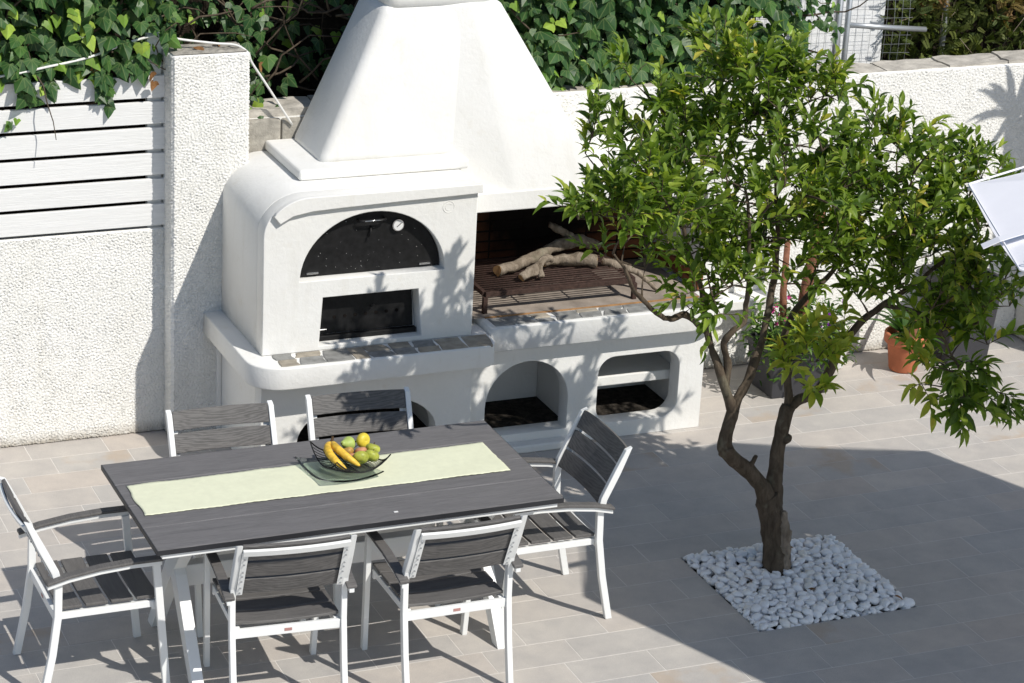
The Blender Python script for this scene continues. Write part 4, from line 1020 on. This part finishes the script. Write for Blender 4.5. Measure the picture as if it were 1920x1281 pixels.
def sq_pot(th, cx, cy, wb_, db_, wt, dt, h, rimh=.03):
    def ring(w_, d_, z): return [(cx-w_/2,cy-d_/2,z),(cx+w_/2,cy-d_/2,z),(cx+w_/2,cy+d_/2,z),(cx-w_/2,cy+d_/2,z)]
    v = ring(wb_,db_,.002)+ring(wt,dt,h-rimh)+ring(wt+.03,dt+.03,h-rimh)+ring(wt+.03,dt+.03,h)+ring(wt-.02,dt-.02,h)+ring(wt-.03,dt-.03,h-.04)
    f = [(3,2,1,0)]+[(k*4+i, k*4+(i+1)%4, (k+1)*4+(i+1)%4, (k+1)*4+i) for k in range(5) for i in range(4)]
    o = mk('pot', v, f, 'grey_plastic', th); bevel(o, .006, 3, 30)
    mk('soil', ring(wt-.03,dt-.03,h-.038), [(0,1,2,3)], 'soil_and_gap_shade', th)
t1 = empty('grey_planter', (4.655,2.22,0), 'tall tapered grey planter standing by the wall in the corner', 'planter')
sq_pot(t1, 4.655, 2.22, .27, .27, .33, .33, .52, .05)
strap_plant(t1, (4.655,2.22,.47), 14, .42, 'herb_leaf', random.Random(4), .9)
t2 = empty('flower_trough', (3.44,2.02,0), 'dark grey trough with purple and pink flowers behind the tree', 'planter')
sq_pot(t2, 3.445, 2.03, .36, .24, .42, .30, .30, .035)
rf = random.Random(8)
its = []
for _ in range(900):
    p = Vector((3.445+rf.uniform(-.27,.27), 2.03+rf.uniform(-.25,.17), .30+rf.gauss(.05,.09))); d = Vector((rf.gauss(0,1), rf.gauss(-.3,1), rf.gauss(.5,.6)))
    its.append((p, basis(d, Vector((rf.gauss(0,.3), rf.gauss(0,.3), 1))), rf.uniform(.035,.07), rf.random()))
place_leaves(t2, its, citrus_leaf, 'herb_leaf', 60)
for i in range(26):
    c = Vector((3.445+rf.uniform(-.26,.28), 2.03+rf.uniform(-.22,.12), .32+rf.uniform(-.02,.22))); gg = G()
    for k in range(5):
        a = k*1.257; u = Vector((math.cos(a), 0, math.sin(a))); w_ = Vector((-math.sin(a), 0, math.cos(a)))
        gg.add([c, c+u*.010+w_*.007+Vector((0,-.004,0)), c+u*.017, c+u*.010-w_*.007+Vector((0,-.004,0))], [(0,1,2,3)])
    gg.out('flower', 'flower_purple' if c.x > 3.5 else 'flower_pink', t2)
G().tube([(3.49,2.06,.27),(3.52,2.08,.55),(3.57,2.10,.82),(3.60,2.12,1.05)], [.036,.033,.032,.027], 12).out('stem', 'timber_post', t2, True)
G().tube([(3.40,2.06,.27),(3.39,2.10,.55),(3.40,2.12,.85)], [.022,.020,.017], 10).out('stem', 'timber_post', t2, True)
wp = empty('white_pot', (3.86,2.26,0), 'small white pot half hidden behind the tree limb', 'pot')
G().lathe([(0,.004),(.055,.004),(.06,.01),(.078,.15),(.080,.155),(.074,.155),(.070,.12),(0,.12)], wp.location, 24).out('pot', 'white_metal', wp, True)

# ------------------------------------------------------------------ pebbles
def pebble_mesh(seedn):
    b = bmesh.new(); bmesh.ops.create_icosphere(b, subdivisions=2, radius=.5); o3 = Vector((seedn*3.7, seedn*1.3, 0))
    for v in b.verts:
        n = v.co.normalized(); k = 1+.42*noise.noise(n*1.2+o3)+.22*noise.noise(n*2.3+o3); v.co = Vector((v.co.x*k, v.co.y*k*.78, v.co.z*k*.56))
    me = bpy.data.meshes.new('white_pebble'); b.to_mesh(me); b.free(); me.materials.append(MATS['white_marble']); me.polygons.foreach_set('use_smooth',[True]*len(me.polygons)); return me
PM = [pebble_mesh(i) for i in range(8)]
rp = random.Random(21); peb = []
def try_layer(z, n, smin, smax, gap):
    cells = []
    for _ in range(n):
        s = rp.uniform(smin, smax); x = rp.uniform(BX0+s*.35, BX1-s*.35); y = rp.uniform(BY0+s*.35, BY1-s*.35)
        if (Vector((x,y))-Vector((2.245,-.02))).length < .085: continue
        if any((x-a)**2+(y-b_)**2 < ((s+c)*.5*gap)**2 for a, b_, c in cells): continue
        cells.append((x, y, s)); edge = min(x-BX0, BX1-x, y-BY0, BY1-y)
        zz = z+.006+rp.uniform(-.004,.004)+.018*min(1, edge/.10)
        peb.append((x, y, zz, s))
try_layer(-.022, 6000, .046, .066, .68); low = len(peb)
try_layer(-.001, 16000, .040, .074, .69)
for _ in range(5000):                                   # small stones settle along the four edges
    s = rp.uniform(.026, .040); side = rp.randrange(4); t = rp.random(); e_ = s*.42
    x = BX0+e_ if side == 0 else BX1-e_ if side == 1 else BX0+e_+(BX1-BX0-2*e_)*t
    y = BY0+e_ if side == 2 else BY1-e_ if side == 3 else BY0+e_+(BY1-BY0-2*e_)*t
    if any((x-a)**2+(y-b_)**2 < ((s+c)*.5*.72)**2 for a, b_, z_, c in peb[low:]): continue
    peb.append((x, y, .003+rp.uniform(-.004,.004), s))
top = [(i, p) for i, p in enumerate(peb)]
top.sort(key=lambda ip: -(ip[1][2]*4+ip[1][3]))
keep = set(i for i, p in top[:300]); rest = G(); RV, RF, k0 = [], [], 0
for i, (x, y, z, s) in enumerate(peb):
    e = (rp.uniform(-.5,.5), rp.uniform(-.5,.5), rp.uniform(0,6.28)); me = PM[i % 8]
    if i in keep:
        o = link('white_pebble', me); o.location = (x,y,z); o.scale = (s,s,s); o.rotation_euler = e
        tag(o, 'smooth white marble pebble in the bed around the tree', 'pebble', 'white pebbles around the tree')
    else:
        Mx = Matrix.LocRotScale(Vector((x,y,z)), __import__('mathutils').Euler(e), Vector((s,s,s)))
        v = np.array([tuple(Mx @ q.co) for q in me.vertices]); f = np.array([tuple(q.vertices) for q in me.polygons]); RV.append(v); RF.append(f+k0); k0 += len(v)
o = link('pebble_filling', npmesh('pebble_filling', np.concatenate(RV), np.concatenate(RF), 'white_marble')); tag(o, 'white marble pebbles filling the square tree bed', 'pebbles', kind='stuff')
print('pebbles', len(peb))
for k, (x, y, lab) in enumerate([(2.50,-.15,'curled brown leaf on the pebbles right of the trunk'),(2.02,-.12,'brown leaf on the pebbles left of the trunk'),(2.60,-.50,'dry leaf at the right front corner of the bed'),(2.38,.12,'thin dry leaf on the pebbles behind the trunk'),(2.28,-.33,'small dry leaf among the pebbles in front of the trunk')]):
    v, f, l = citrus_leaf(.4,.5,1); o = link('fallen_leaf', npmesh('fallen_leaf', v, f, 'dry_leaf', l)); o.location = (x,y,.038); o.scale = (.05,)*3; o.rotation_euler = (rp.uniform(-.3,.3), rp.uniform(-.3,.3), rp.uniform(0,6)); tag(o, lab, 'leaf')

# ------------------------------------------------------------------ parasol (its edge shows at the right, its shade lies round the tree)
PC = Vector((3.603,-1.761,0)); PR = 1.45; PH = 2.11; PA = 2.46
ps = empty('parasol', PC, 'large white octagonal parasol at the right edge of the picture', 'parasol')
vx = [Vector((PC.x+PR*math.cos(R(45*k)), PC.y+PR*math.sin(R(45*k)), PH)) for k in range(8)]
ap = Vector((PC.x, PC.y, PA))
for k in range(8):
    a, b_ = vx[k], vx[(k+1)%8]; n = 8; v = []; f = []
    for i in range(n+1):
        t = i/n
        for j in range(n+1):
            s = j/n; e = a.lerp(b_, s); p = ap.lerp(e, .04+.96*t); p.z -= .035*math.sin(math.pi*s)*t*(1-.3*t); v.append(p)
    f = [(i*(n+1)+j, (i+1)*(n+1)+j, (i+1)*(n+1)+j+1, i*(n+1)+j+1) for i in range(n) for j in range(n)]
    o = mk('canopy_panel', v, f, 'canvas', ps, False); sm = o.modifiers.new('t','SOLIDIFY'); sm.thickness = .003
    h = G().tube([a+Vector((0,0,.001)), b_+Vector((0,0,.001))], .0045, 6).out('hem', 'canvas', o)
    G().tube([ap+Vector((0,0,-.05)), a+Vector((0,0,-.02))], .009, 6).out('rib', 'white_metal', ps, True)
G().tube([(PC.x,PC.y,.06),(PC.x,PC.y,PA+.06)], .024, 14).out('pole', 'white_metal', ps, True)
G().lathe([(0,.002),(.30,.002),(.30,.05),(.06,.07),(.03,.30),(0,.30)], PC, 24).out('base', 'grey_plastic', ps, False)
gr_ = G().tube([vx[4]+Vector((.045+.011*math.cos(a),.02+.011*math.sin(a),.022)) for a in np.linspace(0,6.283,13)], .0035, 6, False).out('grommet', 'steel', ps, True)
# tie strap hanging out over the edge
A, B = vx[4], vx[3]
e0 = A.lerp(B, .30); ins = (ap-e0)
pts = [e0-ins.normalized()*.075+Vector((-.01,.01,.0)), e0-ins.normalized()*.02+Vector((0,0,.02)), e0+ins*.12+Vector((.02,.03,.018)), e0+ins*.28+Vector((.04,.08,.02)), e0+ins*.5+Vector((.05,.12,.02))]
v = []
for p in pts:
    v += [p+(B-A).normalized()*.028, p-(B-A).normalized()*.028]
st = mk('tie_strap', v, [(2*i, 2*i+1, 2*i+3, 2*i+2) for i in range(len(pts)-1)], 'canvas', ps, False); sm = st.modifiers.new('t','SOLIDIFY'); sm.thickness = .003

# ------------------------------------------------------------------ unseen yucca, added beyond the return wall to throw the spiky corner shadow
yc = empty('yucca', (5.52,1.50,0), 'tall unseen yucca added outside the right edge, behind the return wall', 'plant')
P, Q = smooth_path([(5.52,1.5,-.1),(5.50,1.51,.9),(5.48,1.53,1.8),(5.46,1.55,2.42)], [.07,.055,.05,.04]); G().tube(P, Q, 10).out('trunk', 'log_bark', yc, True)
strap_plant(yc, (5.46,1.55,2.42), 24, .46, 'herb_leaf', random.Random(12), 1.0)
